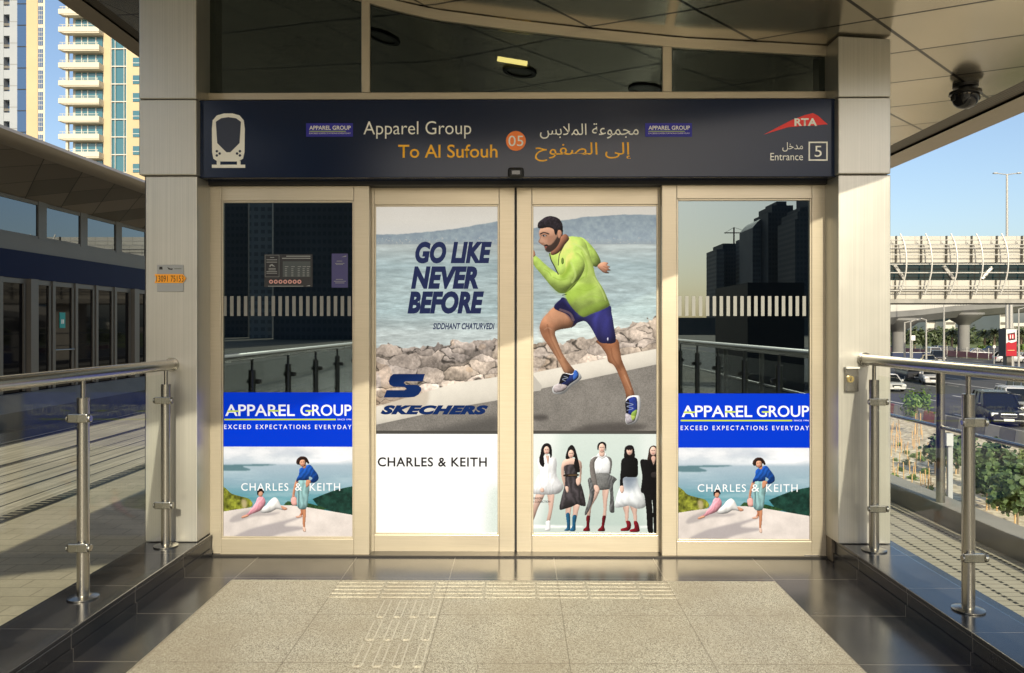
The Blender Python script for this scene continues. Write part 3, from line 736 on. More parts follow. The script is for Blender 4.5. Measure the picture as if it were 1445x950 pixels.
# key switch on the right column
ks = thing('key_switch', P(1200, 536, YC), 'small steel key switch box on the sunlit steel column', 'switch')
p, q = P(1191, 552, YC), P(1209, 520, YC)
MB().box(p.x, q.x, YC - .03, YC - .0005, p.z, q.z).build('switch_box', M['tube'], ks, bevel=.003)
p2, q2 = P(1190.5, 520, YC), P(1209.5, 517.5, YC); MB().box(p2.x, q2.x, YC - .042, YC - .0005, p2.z, q2.z).build('rain_hood', mat('clear_plastic', (.6, .6, .55), .2), ks)
c = P(1199.5, 535, YC - .03); b = MB(); b.tube((c.x, c.y, c.z), (c.x, c.y - .012, c.z), .022, n=18); b.build('key_barrel', mat('brass', (.6, .47, .2), .25, .9), ks, smooth=True)
MB().box(c.x - .003, c.x + .003, c.y - .0135, c.y - .0119, c.z - .011, c.z + .011).build('keyhole', M['dark'], ks)

# dome camera
dx, dy = 3.30, 5.80; dz = ceil_z(dx)
dc = thing('security_camera', (dx, dy, dz), 'black dome camera hanging from the bronze canopy', 'camera')
k_ = 0.86
MB().lathe([(k_ * r, k_ * z) for r, z in [(.10, 0), (.10, -.025), (.055, -.03), (.055, -.055), (.125, -.06), (.128, -.085), (.105, -.09)]], (dx, dy, dz), 28).build('camera_mount', mat('camera_black', (.012, .012, .013), .35), dc, smooth=True)
MB().lathe([(k_ * r, k_ * z) for r, z in [(.108, -.085), (.105, -.13), (.092, -.165), (.068, -.19), (.035, -.205), (.004, -.21)]], (dx, dy, dz), 28).build('dome', mat('smoked_dome', (.01, .01, .012), .05), dc, smooth=True)
MB().box(dx - .1, dx + .1, dy - .026, dy + .026, dz - .12, dz - .08).build('camera_body', M['dark'], dc, bevel=.01)

# ------------------------------------------------------------------ railings
def railing(s, ys, lbl):
    X = 2.21 if s > 0 else -2.245; zk = 0.152
    t = thing('glass_railing', (X, 5, zk), lbl, 'railing', 'steel and glass railings along the walkway')
    zr = 1.335 if s > 0 else 1.30
    b = MB(); b.tube((X, -8, zr), (X, 5.01, zr), .034, n=20); b.build('handrail', M['tube'], t, smooth=True)
    e = MB(); e.tube((X, 5.0, zr), (X, 5.019, zr), .045, n=20); e.build('rail_flange', M['tube'], t, smooth=True)
    for y in ys:
        p = MB(); p.tube((X, y, zk), (X, y, zr - .12), .030, n=18); p.tube((X, y, zr - .12), (X, y, zr - .02), .012, n=12)
        po = p.build('post', M['tube'], t, smooth=True)
        f = MB(); f.lathe([(.075, 0), (.075, .006), (.045, .014), (.032, .016)], (X, y, zk), 24); f.build('base_flange', M['tube'], po, smooth=True)
        for z in (0.42, 1.08):
            c = MB(); xo = X + s * .055
            c.box(X - .05, X + .05, y - .056, y - .036, z - .022, z + .022); c.box(X - .02, X + .02, y - .035, y + .01, z - .022, z + .022); c.tube((X + .05, y - .046, z), (X + .066, y - .046, z), .020, n=14); c.tube((X - .05, y - .046, z), (X - .058, y - .046, z), .017, n=14)
            c.build('glass_clamp', M['tube'], po, bevel=.004)
    yy = sorted(ys)
    for a, c in zip(yy[:-1], yy[1:]):
        g = MB(); g.box(X - .005, X + .005, a + .06, c - .06, 0.24, 1.245); g.build('glass_pane', M['rail_glass'], t)
    return t
railing(1, [4.88, 3.86, 2.84, 1.82, .80, -.22, -1.24, -2.26, -3.28, -4.3, -5.32, -6.34], 'steel and glass railing on the highway side of the walkway')
railing(-1, [4.93, 3.99, 2.97, 1.95, .93, -.09, -1.11, -2.13, -3.15, -4.17, -5.19, -6.21], 'steel and glass railing on the tram track side of the walkway')
# low wall and outer railing by the service walkway
lw = thing('low_wall', (4.66, 10, G_TRAM), 'low grey concrete wall between the service walkway and the gravel bed', 'wall')
MB().box(4.56, 4.86, -30, 80, -4.1, -0.385).build('wall_body', greyconc, lw, bevel=.01)
orl = thing('outer_railing', (4.62, 10, -.385), 'plain steel post and rail fence standing on the low concrete wall', 'railing')
for z, r in ((1.13, .03), (.44, .022)): MB().tube((4.62, -20, z), (4.62, 60, z), r, n=12).build('rail', M['tube'], orl, smooth=True)
yp = 8.6
for k in range(-6, 9):
    y = yp + k * 2.6; b = MB(); b.tube((4.62, y, -.385), (4.62, y, 1.1), .045, n=14); b.build('post', M['tube'], orl, smooth=True)

# ------------------------------------------------------------------ printed films on the doors
MP = glow_film('printed_film'); RES = 2.1
def sea_scene(cv, k0=1.0):
    """shore behind the runner, in photo pixels"""
    U, V = cv.U, cv.V
    cv.c[:] = cv.vgrad([(288, (222, 216, 205)), (312, (228, 223, 212)), (330, (224, 221, 213)), (345, (205, 207, 205))])
    cl = cv.noise(26, 5, 4, 0.4); cv.over(np.clip(cl - 0.45, 0, 1) * 0.8 * (V < 330), (240, 236, 228))
    ridge = np.interp(U, [520, 527, 560, 610, 650, 690, 704, 750, 790, 830, 880, 930], [331, 330, 330, 326, 321, 314, 311, 322, 311, 305, 302, 303]) + 2.0 * (cv.noise(7, 3) - 0.45)
    n = cv.noise(5, 8, 5); hill = np.clip((V - ridge) / 1.2, 0, 1)
    hc = np.stack([142 + 40 * (n - .45), 158 + 40 * (n - .45), 168 + 30 * (n - .45)], -1) + ((V - ridge) / 40 * 20)[..., None]
    cv.over(hill * 0.92, hc)
    lowv = np.clip((V - 338) / 6, 0, 1) * hill; cv.over(lowv * 0.5, (165, 172, 172))
    town = (cv.noise(2.0, 21, 2) > 0.58) * (V > 335) * (V < 345); cv.over(town * 0.5, (214, 208, 198))
    # water
    w = np.clip((V - 344.5) / 0.8, 0, 1); wv = cv.noise(3.2, 31, 5, 0.16); wv2 = cv.noise(30, 32, 3, 0.3)
    wc = cv.vgrad([(344, (192, 200, 197)), (375, (174, 193, 195)), (405, (184, 201, 201)), (440, (182, 202, 203)), (470, (202, 212, 209)), (500, (198, 208, 205))])
    wc = wc * (1 + 0.34 * (wv - 0.47) + 0.20 * (wv2 - 0.45) + 0.20 * (cv.noise(1.3, 33, 3, 0.22) - .45) * np.clip((V - 360) / 60, 0, 1))[..., None]; cv.over(w, np.clip(wc, 0, 255))
    # rocks
    top = np.interp(U, [520, 530, 548, 570, 600, 640, 665, 690, 704, 750, 790, 840, 880, 900, 930], [500, 494, 488, 495, 492, 484, 482, 484, 481, 490, 486, 478, 464, 456, 450])
    top = top + 13 * np.abs(cv.noise(17, 41, 3) - .5) * 2 - 6 + 3 * (cv.noise(4, 49, 3) - .45)
    rk = np.clip((V - top) / 0.9, 0, 1); jj = np.random.default_rng(5); N = 120
    seeds = jj.random((N, 2)) * [430, 140] + [512, 438]; wt_ = 0.7 + 1.1 * jj.random(N) ** 2; tone = jj.random(N); ang = jj.random(N) * 6.28
    wu = U + 16 * (cv.noise(15, 42, 4) - .47); wv_ = V + 12 * (cv.noise(13, 43, 4) - .47)
    D_ = np.full(U.shape, 1e9); D2 = D_.copy(); idx = np.zeros(U.shape, int)
    for i, (sx, sy) in enumerate(seeds):
        d = np.hypot((wu - sx) * 0.62, (wv_ - sy) * 1.25) / wt_[i]; m = d < D_
        D2 = np.where(m, D_, np.minimum(D2, d)); idx = np.where(m, i, idx); D_ = np.where(m, d, D_)
    t = tone[idx]; a_ = ang[idx]; sx, sy = seeds[idx, 0], seeds[idx, 1]
    facet = np.tanh(((wu - sx) * np.cos(a_) * .5 + (wv_ - sy) * np.sin(a_)) / 5.0)          # a broken face on each boulder
    up = np.clip(-(wv_ - sy) / 11, -1, 1)
    grain = cv.noise(3.0, 44, 5); big = cv.noise(22, 45, 3)
    rc = np.stack([206 + 20 * t, 188 + 22 * t, 170 + 28 * t], -1) * (0.86 + 0.14 * up + 0.11 * facet + 0.42 * (grain - .47) + 0.34 * (big - .45))[..., None]
    rc = rc * np.array([1.0, 0.985, 0.965]) ** (2 * (cv.noise(30, 46, 2) > .5))[..., None]
    crev = np.clip(1 - (D2 - D_) / (0.9 + 2.2 * cv.noise(9, 47, 2)), 0, 1) * (0.35 + 0.65 * (cv.noise(12, 48, 2) > .42)); rc = rc * (1 - 0.62 * crev)[..., None]
    cv.over(rk, np.clip(rc, 0, 255))
    # pale kerb wall and asphalt
    wt = np.interp(U, [520, 526, 640, 704, 750, 930], [576, 575, 541, 531, 526, 491]); wb = np.interp(U, [520, 526, 600, 640, 704, 750, 930], [604, 600, 584, 575, 564, 551, 513])
    cv.over(np.clip((V - wt) / .8, 0, 1), np.stack([226 + 0 * U, 219 + 0 * U, 206 + 0 * U], -1) * (1 + .08 * (cv.noise(18, 51) - .45) - 0.12 * np.clip((V - wt) / (wb - wt + 1e-6), 0, 1) ** 2)[..., None])
    g = cv.noise(0.9, 61, 2); g2 = cv.noise(16, 62, 3)
    ac = np.stack([132 + 0 * U, 127 + 0 * U, 121 + 0 * U], -1) * (0.72 + 0.40 * g + 0.22 * g2)[..., None]
    cv.over(np.clip((V - wb) / .8, 0, 1), np.clip(ac, 0, 255))

# left leaf: slogan above the shore
cv = Canvas(525.5, 289, 704.5, 608, RES); sea_scene(cv)
cv.poly([(556, 540), (600, 552), (606, 545), (600, 575), (568, 579), (540, 572), (528, 560)], (150, 130, 110), soft=2, a=.35)
cv.poly([(598, 608), (704, 586), (704, 608)], (70, 68, 66), smooth=False, soft=5, a=.7)
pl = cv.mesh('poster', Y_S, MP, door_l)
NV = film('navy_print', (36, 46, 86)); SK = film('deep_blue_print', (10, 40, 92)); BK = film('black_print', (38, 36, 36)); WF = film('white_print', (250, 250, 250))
for s, bx in (('GO LIKE', (586, 341, 694, 372)), ('NEVER', (580, 376, 675, 408)), ('BEFORE', (575, 411, 683, 443))):
    text(s, bx, Y_S, NV, pl, bold=.055, shear=.22, name='slogan', spacing=1.03)
text('SIDDHANT CHATURVEDI', (611, 456, 698, 465), Y_S, NV, pl, bold=.03, shear=.25, name='slogan', spacing=1.03)
text('SKECHERS', (537, 572, 689, 585), Y_S, SK, pl, bold=.075, shear=.35, name='shoe_logo', spacing=1.12)
k = lambda u, v: (480 + u / 2.7146, 270 + v / 2.7146)
poly([k(*q) for q in [(204, 700), (325, 700), (316, 728), (250, 728), (243, 734), (252, 741), (296, 742), (310, 752), (311, 763), (300, 779), (284, 788), (262, 790), (167, 790), (178, 762), (246, 762), (255, 757), (246, 750), (204, 749), (190, 741), (186, 729), (192, 710)]], Y_S, SK, pl, 'shoe_logo')
b = MB(); p, q = P(525.5, 612.2, Y_S), P(930, 608, Y_S)
for o, a, c in ((door_l, 525.5, 704.5), (door_r, 750, 930)):
    p, q = P(a, 612.3, Y_S), P(c, 608, Y_S); MB().box(p.x, q.x, Y_S - .002, Y_S + .004, p.z, q.z).build('poster_joint', M['dark'], o)
cv = Canvas(525.5, 612.5, 704.5, 755, 0.8); U, V = cv.U, cv.V
cv.c[:] = 252; cv.poly([(690, 690), (706, 690), (706, 756), (684, 756)], (214, 224, 216), soft=7)
pc = cv.mesh('poster', Y_S, MP, door_l)
text('CHARLES & KEITH', (533, 645.5, 687, 658.5), Y_S, BK, pc, bold=.02, name='shop_name', spacing=1.1)
text('MA', (699.5, 707, 704, 710), Y_S, BK, pc, name='small_print') if False else None

# right leaf: running man
cv = Canvas(750, 289, 930.5, 608, RES); sea_scene(cv)
cv.poly([(750, 526), (765, 545), (763, 551), (750, 553)], (188, 182, 172), smooth=False)
cv.U = (cv.U - 740) * 2.97; cv.V = (cv.V - 290) * 2.97; cv.px *= 2.97
SKN = (182, 132, 104); cv.vol = 0.62
cv.ell(65, 889, 36, 13, (70, 66, 64), soft=5, a=.8); cv.poly([(200, 940), (300, 915), (430, 910), (520, 925), (430, 945), (200, 955)], (66, 62, 60), soft=8, a=.7)
# rear arm and hand
cv.poly([(225, 135), (252, 140), (285, 172), (308, 205), (320, 236), (306, 256), (286, 252), (262, 225), (240, 195)], (184, 212, 102), shade=(-1, -.6, .14), var=.18, vs=18, seed=14)
cv.poly([(306, 256), (320, 240), (338, 237), (352, 242), (346, 250), (361, 258), (352, 262), (362, 272), (346, 274), (356, 284), (336, 283), (320, 272)], (206, 150, 120), shade=(0, -1, .1))
cv.stroke([(332, 256), (350, 262)], 2, (160, 105, 80)); cv.stroke([(330, 265), (346, 274)], 2, (160, 105, 80))
# rear leg and shoe
cv.poly([(303, 565), (386, 560), (400, 605), (408, 645), (428, 695), (448, 750), (462, 795), (452, 812), (428, 815), (424, 785), (402, 725), (376, 672), (352, 655), (344, 625), (322, 592)], (158, 104, 74), shade=(1, -.3, .16), var=.14, vs=26)
cv.poly([(352, 610), (385, 600), (400, 640), (385, 672), (362, 655)], (188, 134, 100), soft=9, a=.5); cv.poly([(405, 690), (420, 690), (452, 790), (440, 800)], (190, 138, 104), soft=6, a=.5)
cv.poly([(425, 818), (438, 800), (462, 796), (482, 799), (488, 830), (484, 872), (472, 906), (452, 917), (428, 916), (423, 890), (429, 850)], (222, 222, 222))
cv.poly([(426, 822), (440, 806), (464, 802), (472, 812), (474, 850), (466, 884), (450, 880), (426, 870), (429, 848)], (36, 54, 128), var=.25, vs=9)
cv.poly([(424, 872), (448, 880), (466, 884), (462, 902), (446, 912), (428, 911)], (172, 166, 172), var=.2, vs=5); cv.poly([(448, 872), (472, 856), (466, 890), (452, 900)], (170, 200, 60), a=.7); cv.poly([(424, 822), (440, 818), (436, 866), (426, 866)], (24, 24, 34))
cv.stroke([(428, 826), (456, 834), (430, 842), (456, 850), (430, 858)], 2.5, (150, 160, 190))
# front leg and shoe
cv.poly([(140, 418), (205, 438), (222, 480), (212, 504), (186, 514), (150, 520), (128, 532), (140, 572), (160, 620), (186, 660), (212, 694), (198, 706), (168, 700), (146, 658), (104, 592), (76, 550), (64, 515), (72, 482), (96, 452)], (182, 128, 96), shade=(.5, -1, .12), var=.16, vs=30)
cv.poly([(82, 470), (130, 430), (200, 440), (200, 470), (120, 490)], (206, 156, 122), soft=10, a=.55); cv.poly([(66, 510), (100, 510), (112, 560), (100, 585), (76, 548)], (142, 92, 66), soft=8, a=.6); cv.poly([(108, 560), (128, 560), (180, 690), (164, 690)], (196, 146, 112), soft=6, a=.6)
cv.poly([(165, 704), (200, 706), (216, 684), (231, 702), (240, 722), (222, 742), (196, 760), (172, 784), (150, 792), (124, 788), (117, 772), (124, 756), (146, 742)], (235, 235, 235))
cv.poly([(166, 706), (200, 709), (215, 690), (228, 706), (222, 726), (194, 746), (178, 758), (142, 752), (150, 738)], (30, 44, 96), var=.3, vs=9)
cv.poly([(120, 772), (126, 757), (146, 748), (180, 756), (165, 776), (132, 784)], (170, 160, 160), var=.2, vs=6); cv.poly([(206, 700), (216, 690), (226, 712), (206, 732)], (60, 110, 200), a=.8); cv.poly([(160, 706), (190, 712), (168, 738), (146, 746)], (22, 24, 30)); cv.stroke([(166, 716), (182, 722), (160, 728), (172, 736)], 2.5, (150, 160, 180))
# shorts
cv.poly([(148, 396), (172, 388), (250, 440), (352, 418), (366, 452), (376, 510), (384, 562), (372, 577), (342, 578), (312, 570), (284, 520), (256, 486), (228, 490), (208, 502), (196, 514), (206, 486), (178, 456), (124, 430)], (46, 46, 108), shade=(.7, -.4, .16), fold=(1, .3, 60, .10))
cv.poly([(128, 428), (150, 400), (182, 420), (214, 470), (206, 488), (172, 450)], (26, 26, 66), soft=4, a=.8); cv.ell(350, 560, 3, 8, (190, 190, 215))
# jacket
cv.poly([(104, 200), (132, 188), (176, 140), (188, 130), (226, 132), (252, 148), (268, 186), (288, 250), (300, 300), (332, 352), (354, 404), (356, 421), (320, 440), (282, 454), (250, 467), (226, 455), (192, 418), (172, 378), (164, 340), (150, 300), (128, 258), (108, 222)], (206, 234, 116), shade=(.6, -1, .08), fold=(.25, 1, 84, .025), var=.20, vs=34, seed=12)
cv.poly([(168, 372), (200, 352), (240, 330), (300, 330), (270, 360), (214, 392), (190, 410)], (168, 202, 72), soft=6, a=.6); cv.poly([(250, 180), (276, 240), (296, 310), (320, 350), (290, 330), (262, 250)], (222, 246, 130), soft=9, a=.7); cv.poly([(230, 440), (330, 400), (352, 412), (252, 464)], (172, 206, 78), soft=6, a=.5)
# front arm
cv.poly([(176, 215), (214, 196), (246, 222), (252, 262), (232, 306), (200, 346), (170, 367), (142, 364), (112, 338), (74, 292), (44, 256), (33, 232), (38, 208), (60, 220), (92, 250), (126, 276), (154, 290), (172, 266)], (200, 229, 110), shade=(.3, -1, .13), fold=(1, .9, 62, .03), var=.16, vs=22, seed=13)
cv.poly([(150, 292), (176, 262), (188, 230), (196, 262), (176, 300), (160, 312)], (146, 180, 58), soft=5, a=.75); cv.poly([(60, 232), (110, 275), (160, 312), (196, 300), (170, 330), (120, 300)], (214, 242, 122), soft=7, a=.6); cv.poly([(100, 322), (150, 362), (200, 345), (170, 367), (140, 365)], (150, 184, 64), soft=5, a=.6)
cv.poly([(30, 212), (30, 185), (42, 190), (46, 208), (38, 216)], (196, 140, 110))
cv.stroke([(106, 200), (112, 228), (126, 255), (142, 288)], 4, (40, 48, 44)); cv.stroke([(184, 134), (156, 186), (146, 210), (142, 250)], 3, (58, 70, 52)); cv.stroke([(176, 372), (160, 376)], 3, (40, 48, 44)); cv.ell(160, 232, 6, 14, (112, 140, 62))
# creases of the jacket
for q, w, c, a in (([(176, 366), (206, 330), (250, 300)], 5, (150, 184, 66), .5), ([(240, 196), (262, 250), (258, 300)], 6, (160, 194, 74), .45), ([(300, 340), (264, 356), (220, 350)], 5, (164, 198, 76), .45), ([(330, 392), (282, 380), (240, 396)], 6, (166, 200, 78), .4), ([(120, 300), (150, 312), (180, 306)], 4, (150, 184, 64), .5), ([(84, 268), (104, 280), (112, 296)], 4, (156, 190, 70), .5), ([(206, 160), (240, 176), (262, 206)], 8, (228, 248, 150), .5), ([(196, 240), (214, 290), (200, 322)], 9, (224, 246, 146), .45), ([(292, 300), (322, 350), (340, 396)], 7, (226, 247, 150), .4)): cv.stroke(q, w, c, a)
for q, w, c, a in (([(96, 500), (112, 560), (150, 640)], 7, (120, 76, 54), .35), ([(150, 436), (190, 452), (206, 480)], 10, (214, 168, 136), .4), ([(364, 600), (372, 640), (404, 690)], 6, (116, 72, 50), .4), ([(420, 712), (446, 770)], 6, (196, 148, 116), .5), ([(84, 520), (98, 512), (112, 520)], 5, (214, 168, 138), .4)): cv.stroke(q, w, c, a)
# head
cv.poly([(130, 150), (168, 120), (188, 138), (168, 166), (146, 196), (118, 208), (110, 196)], (170, 114, 88), shade=(-1, 0, .1))
cv.poly([(63, 106), (78, 92), (132, 96), (152, 118), (148, 152), (132, 178), (112, 192), (96, 192), (86, 184), (84, 172), (72, 164), (66, 158), (62, 148), (66, 136), (62, 122)], (200, 152, 124), shade=(-1, -.3, .10), var=.06, vs=14)
cv.poly([(84, 170), (98, 168), (112, 164), (124, 152), (138, 132), (147, 134), (144, 156), (130, 178), (110, 194), (97, 195), (88, 186), (92, 179), (86, 174)], (62, 48, 43), soft=1.6, a=.92); cv.poly([(82, 166), (94, 163), (100, 168), (90, 171)], (50, 38, 36)); cv.poly([(84, 173), (96, 171), (94, 177), (86, 177)], (170, 100, 90))
cv.poly([(56, 90), (58, 72), (76, 56), (92, 47), (112, 44), (140, 52), (158, 74), (162, 108), (158, 128), (150, 122), (142, 104), (134, 124), (127, 118), (122, 100), (104, 92), (88, 93), (74, 96), (62, 96)], (44, 38, 44), var=.6, vs=5)
cv.poly([(140, 106), (152, 104), (158, 118), (150, 138), (142, 134)], (196, 142, 114)); cv.poly([(66, 112), (100, 112), (100, 134), (70, 134)], (150, 106, 84), soft=5, a=.55); cv.stroke([(67, 119), (82, 113), (102, 119)], 5, (38, 28, 28)); cv.ell(83, 127, 8, 3.6, (225, 214, 208)); cv.ell(81, 127, 3.6, 3.8, (40, 28, 26)); cv.stroke([(73, 126), (83, 122.5), (94, 127)], 2.2, (36, 26, 26)); cv.stroke([(70, 124), (66, 140), (60, 150), (68, 158), (80, 157)], 2.6, (140, 94, 72)); cv.poly([(70, 124), (80, 140), (82, 156), (68, 156), (62, 149)], (212, 164, 136), soft=2.5, a=.6); cv.poly([(96, 134), (126, 122), (120, 148), (102, 158)], (166, 118, 94), soft=5, a=.6); cv.poly([(72, 98), (116, 100), (104, 112), (70, 110)], (216, 170, 142), soft=5, a=.5)
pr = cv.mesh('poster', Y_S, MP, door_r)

# lower right film: five women against pale green
cv = Canvas(750, 612.5, 930.5, 755, RES, 740, 600, 5.28)
cv.c[:] = cv.vgrad([(0, (210, 221, 214)), (300, (200, 213, 206)), (740, (186, 201, 193)), (756, (196, 208, 200)), (820, (204, 214, 207))])
cv.poly([(40, 40), (260, 40), (120, 760), (40, 760)], (236, 240, 236), smooth=False, soft=40, a=.8); cv.poly([(860, 40), (1010, 40), (1010, 740), (900, 740)], (226, 232, 228), smooth=False, soft=40, a=.7)
cv.poly([(40, 742), (440, 752), (440, 760), (40, 770)], (248, 250, 248), smooth=False, soft=4); cv.poly([(860, 750), (1010, 746), (1010, 764), (860, 762)], (244, 246, 244), smooth=False, soft=4)
FS, HR = (222, 186, 168), (24, 20, 22); cv.vol = 0.45
def face(u, v, ru=21, rv=31):
    cv.ell(u, v, ru, rv, FS, shade=(-.4, -1, .06)); cv.stroke([(u - 12, v - 5), (u - 5, v - 5)], 4, (60, 44, 44)); cv.stroke([(u + 4, v - 5), (u + 11, v - 5)], 4, (60, 44, 44)); cv.stroke([(u - 5, v + 15), (u + 5, v + 15)], 4, (176, 70, 76)); cv.stroke([(u - 1, v - 2), (u - 3, v + 7)], 2, (196, 154, 138))
def leg(pts, c=(206, 172, 156)): cv.poly(pts, c, shade=(1, 0, .14))
# 1 white dress, long hair
leg([(92, 505), (150, 505), (140, 545), (105, 610), (76, 690), (58, 720), (52, 660), (70, 590)]); leg([(172, 505), (222, 505), (216, 590), (206, 650), (190, 715), (166, 715), (180, 640), (178, 570)])
cv.poly([(158, 722), (190, 712), (194, 770), (184, 786), (150, 784), (164, 760)], (236, 236, 236))
cv.poly([(96, 262), (140, 238), (215, 236), (240, 268), (242, 380), (292, 452), (262, 505), (200, 518), (96, 516), (66, 500), (90, 400), (112, 350)], (240, 240, 240), fold=(1, .15, 34, .035), var=.05, vs=26)
cv.stroke([(180, 260), (182, 380), (178, 510)], 3, (206, 208, 208)); cv.stroke([(118, 300), (112, 400), (130, 480)], 3, (206, 206, 206)); cv.poly([(118, 475), (140, 470), (148, 492), (134, 502), (120, 494)], FS)
cv.poly([(126, 175), (142, 146), (170, 135), (196, 150), (206, 190), (204, 236), (192, 244), (186, 215), (146, 225), (150, 290), (140, 314), (116, 290), (110, 250), (120, 215)], HR, var=.3, vs=12); face(166, 190)
cv.poly([(161, 229), (180, 229), (184, 254), (175, 290), (166, 254)], (206, 168, 150))
# 2 dark strapless dress
leg([(312, 590), (350, 590), (346, 640), (338, 690), (314, 690), (306, 640)]); leg([(366, 590), (412, 590), (402, 640), (386, 700), (362, 700), (362, 640)])
for pts in ([(310, 664), (338, 662), (342, 770), (336, 786), (296, 784), (318, 755)], [(360, 676), (390, 676), (382, 735), (380, 786), (338, 786), (356, 752)]): cv.poly(pts, (32, 84, 116), shade=(-1, 0, .2), var=.2, vs=10)
cv.poly([(290, 268), (330, 250), (376, 250), (410, 262), (428, 290), (426, 372), (420, 430), (396, 450), (386, 420), (410, 380), (398, 312), (304, 312), (302, 380), (318, 470), (330, 490), (316, 502), (300, 470), (278, 390), (274, 320)], FS, shade=(-1, 0, .06))
cv.poly([(300, 304), (396, 300), (394, 384), (430, 460), (458, 590), (430, 602), (392, 590), (360, 606), (310, 622), (262, 626), (276, 540), (300, 450), (304, 380)], (62, 57, 60), fold=(1, -.1, 46, .22), var=.15, vs=30); cv.poly([(300, 368), (396, 364), (396, 380), (300, 384)], (40, 30, 26)); cv.stroke([(330, 374), (390, 372)], 5, (120, 96, 66))
cv.poly([(322, 180), (336, 158), (350, 148), (366, 156), (380, 180), (394, 230), (410, 300), (412, 350), (384, 344), (368, 300), (374, 240), (316, 256), (308, 230)], HR, var=.3, vs=12); face(348, 216)
cv.poly([(388, 400), (418, 384), (418, 430), (400, 452), (386, 430)], FS); cv.poly([(304, 460), (326, 460), (330, 492), (316, 502)], FS)
# 3 grey suit, white shirt
leg([(500, 470), (560, 475), (540, 540), (500, 610), (490, 690), (464, 690), (474, 610), (480, 540)]); leg([(582, 475), (628, 475), (618, 560), (612, 640), (606, 690), (582, 690), (590, 620)])
for pts in ([(462, 680), (490, 680), (484, 750), (488, 788), (440, 788), (442, 772), (462, 750)], [(582, 680), (608, 680), (596, 750), (600, 788), (550, 788), (552, 772), (574, 750)]): cv.poly(pts, (104, 18, 28), shade=(-1, 0, .3), var=.3, vs=8)
cv.poly([(498, 250), (540, 228), (580, 222), (630, 236), (650, 262), (642, 330), (636, 366), (520, 362), (512, 300)], (240, 241, 241), fold=(1, 0, 40, .03)); cv.stroke([(578, 230), (580, 360)], 3, (208, 210, 212))
GR = (112, 112, 110)
cv.poly([(534, 362), (632, 362), (640, 420), (636, 474), (536, 478), (528, 420)], GR, var=.2, vs=8); cv.poly([(628, 372), (688, 402), (662, 450), (670, 600), (668, 650), (634, 636), (640, 520), (624, 440)], (92, 92, 92), fold=(1, .2, 26, .2)); cv.poly([(474, 404), (520, 396), (528, 450), (512, 560), (466, 662), (450, 652), (486, 520)], (96, 96, 96), fold=(1, .3, 26, .2))
cv.poly([(490, 270), (520, 238), (548, 236), (530, 262), (522, 300), (534, 380), (546, 460), (528, 470), (502, 420), (488, 340)], (118, 112, 108), var=.15, vs=10); cv.poly([(606, 232), (640, 242), (654, 280), (644, 350), (632, 356), (640, 290), (626, 250)], (110, 108, 106)); cv.poly([(518, 452), (546, 450), (560, 480), (548, 508), (528, 496)], FS)
cv.poly([(544, 228), (580, 250), (610, 232), (606, 212), (556, 210)], (246, 246, 246)); cv.poly([(560, 190), (596, 190), (596, 228), (578, 236), (560, 226)], FS)
cv.poly([(544, 180), (548, 142), (578, 124), (604, 134), (612, 160), (606, 196), (596, 150), (562, 152), (552, 186)], HR); face(578, 172, 23, 34); cv.poly([(552, 150), (578, 134), (602, 148), (604, 136), (578, 124), (552, 136)], HR)
# 4 black top, white skirt
leg([(734, 600), (778, 600), (778, 650), (772, 720), (754, 720), (748, 660)]); leg([(784, 590), (836, 592), (838, 660), (840, 722), (818, 722), (808, 660)])
for pts in ([(758, 716), (786, 714), (796, 748), (780, 784), (722, 788), (722, 770), (762, 756)], [(814, 718), (842, 718), (856, 760), (854, 792), (788, 794), (790, 776), (820, 764)]): cv.poly(pts, (120, 22, 34), shade=(-1, 0, .25), var=.3, vs=9)
cv.poly([(736, 384), (826, 384), (850, 440), (890, 530), (902, 604), (840, 622), (780, 600), (720, 612), (674, 606), (690, 520), (720, 440)], (240, 243, 243), fold=(1, -.2, 50, .04)); cv.poly([(734, 386), (828, 386), (836, 430), (824, 470), (780, 488), (738, 476), (726, 430)], (128, 140, 154), soft=26, a=.9); cv.poly([(736, 384), (826, 384), (828, 412), (734, 412)], (104, 116, 132), soft=10, a=.7)
cv.poly([(724, 262), (760, 234), (806, 234), (842, 254), (846, 300), (838, 384), (742, 390), (736, 452), (714, 460), (714, 380), (720, 320)], (16, 16, 18), shade=(-1, 0, .3)); cv.poly([(712, 458), (736, 452), (742, 486), (728, 508), (714, 490)], FS)
cv.poly([(744, 200), (752, 164), (784, 148), (812, 160), (822, 200), (822, 240), (800, 244), (760, 240), (744, 244)], HR); face(784, 192, 22, 32); cv.poly([(756, 172), (786, 152), (812, 172), (808, 182), (762, 184)], HR)
# 5 black trouser suit
cv.poly([(864, 264), (920, 256), (944, 246), (985, 250), (1012, 270), (1012, 790), (962, 790), (958, 620), (950, 560), (962, 784), (920, 788), (908, 640), (892, 520), (868, 490), (878, 380)], (14, 13, 15), shade=(-1, 0, .3), var=.3, vs=20)
cv.poly([(946, 250), (982, 250), (962, 298)], FS, smooth=False); cv.poly([(948, 354), (990, 352), (992, 388), (950, 388)], (44, 40, 40))
cv.poly([(922, 220), (932, 172), (958, 152), (986, 164), (996, 210), (1006, 260), (984, 262), (940, 258), (916, 264)], (54, 40, 36), var=.2, vs=10); face(960, 194, 24, 33); cv.poly([(951, 233), (972, 233), (978, 254), (962, 282), (946, 254)], (206, 168, 150))
for u in (60, 520, 880): cv.poly([(u, 806), (u + 75, 804), (u + 75, 816), (u, 818)], (60, 66, 60), smooth=False, soft=3)
pw = cv.mesh('poster', Y_S, MP, door_r)
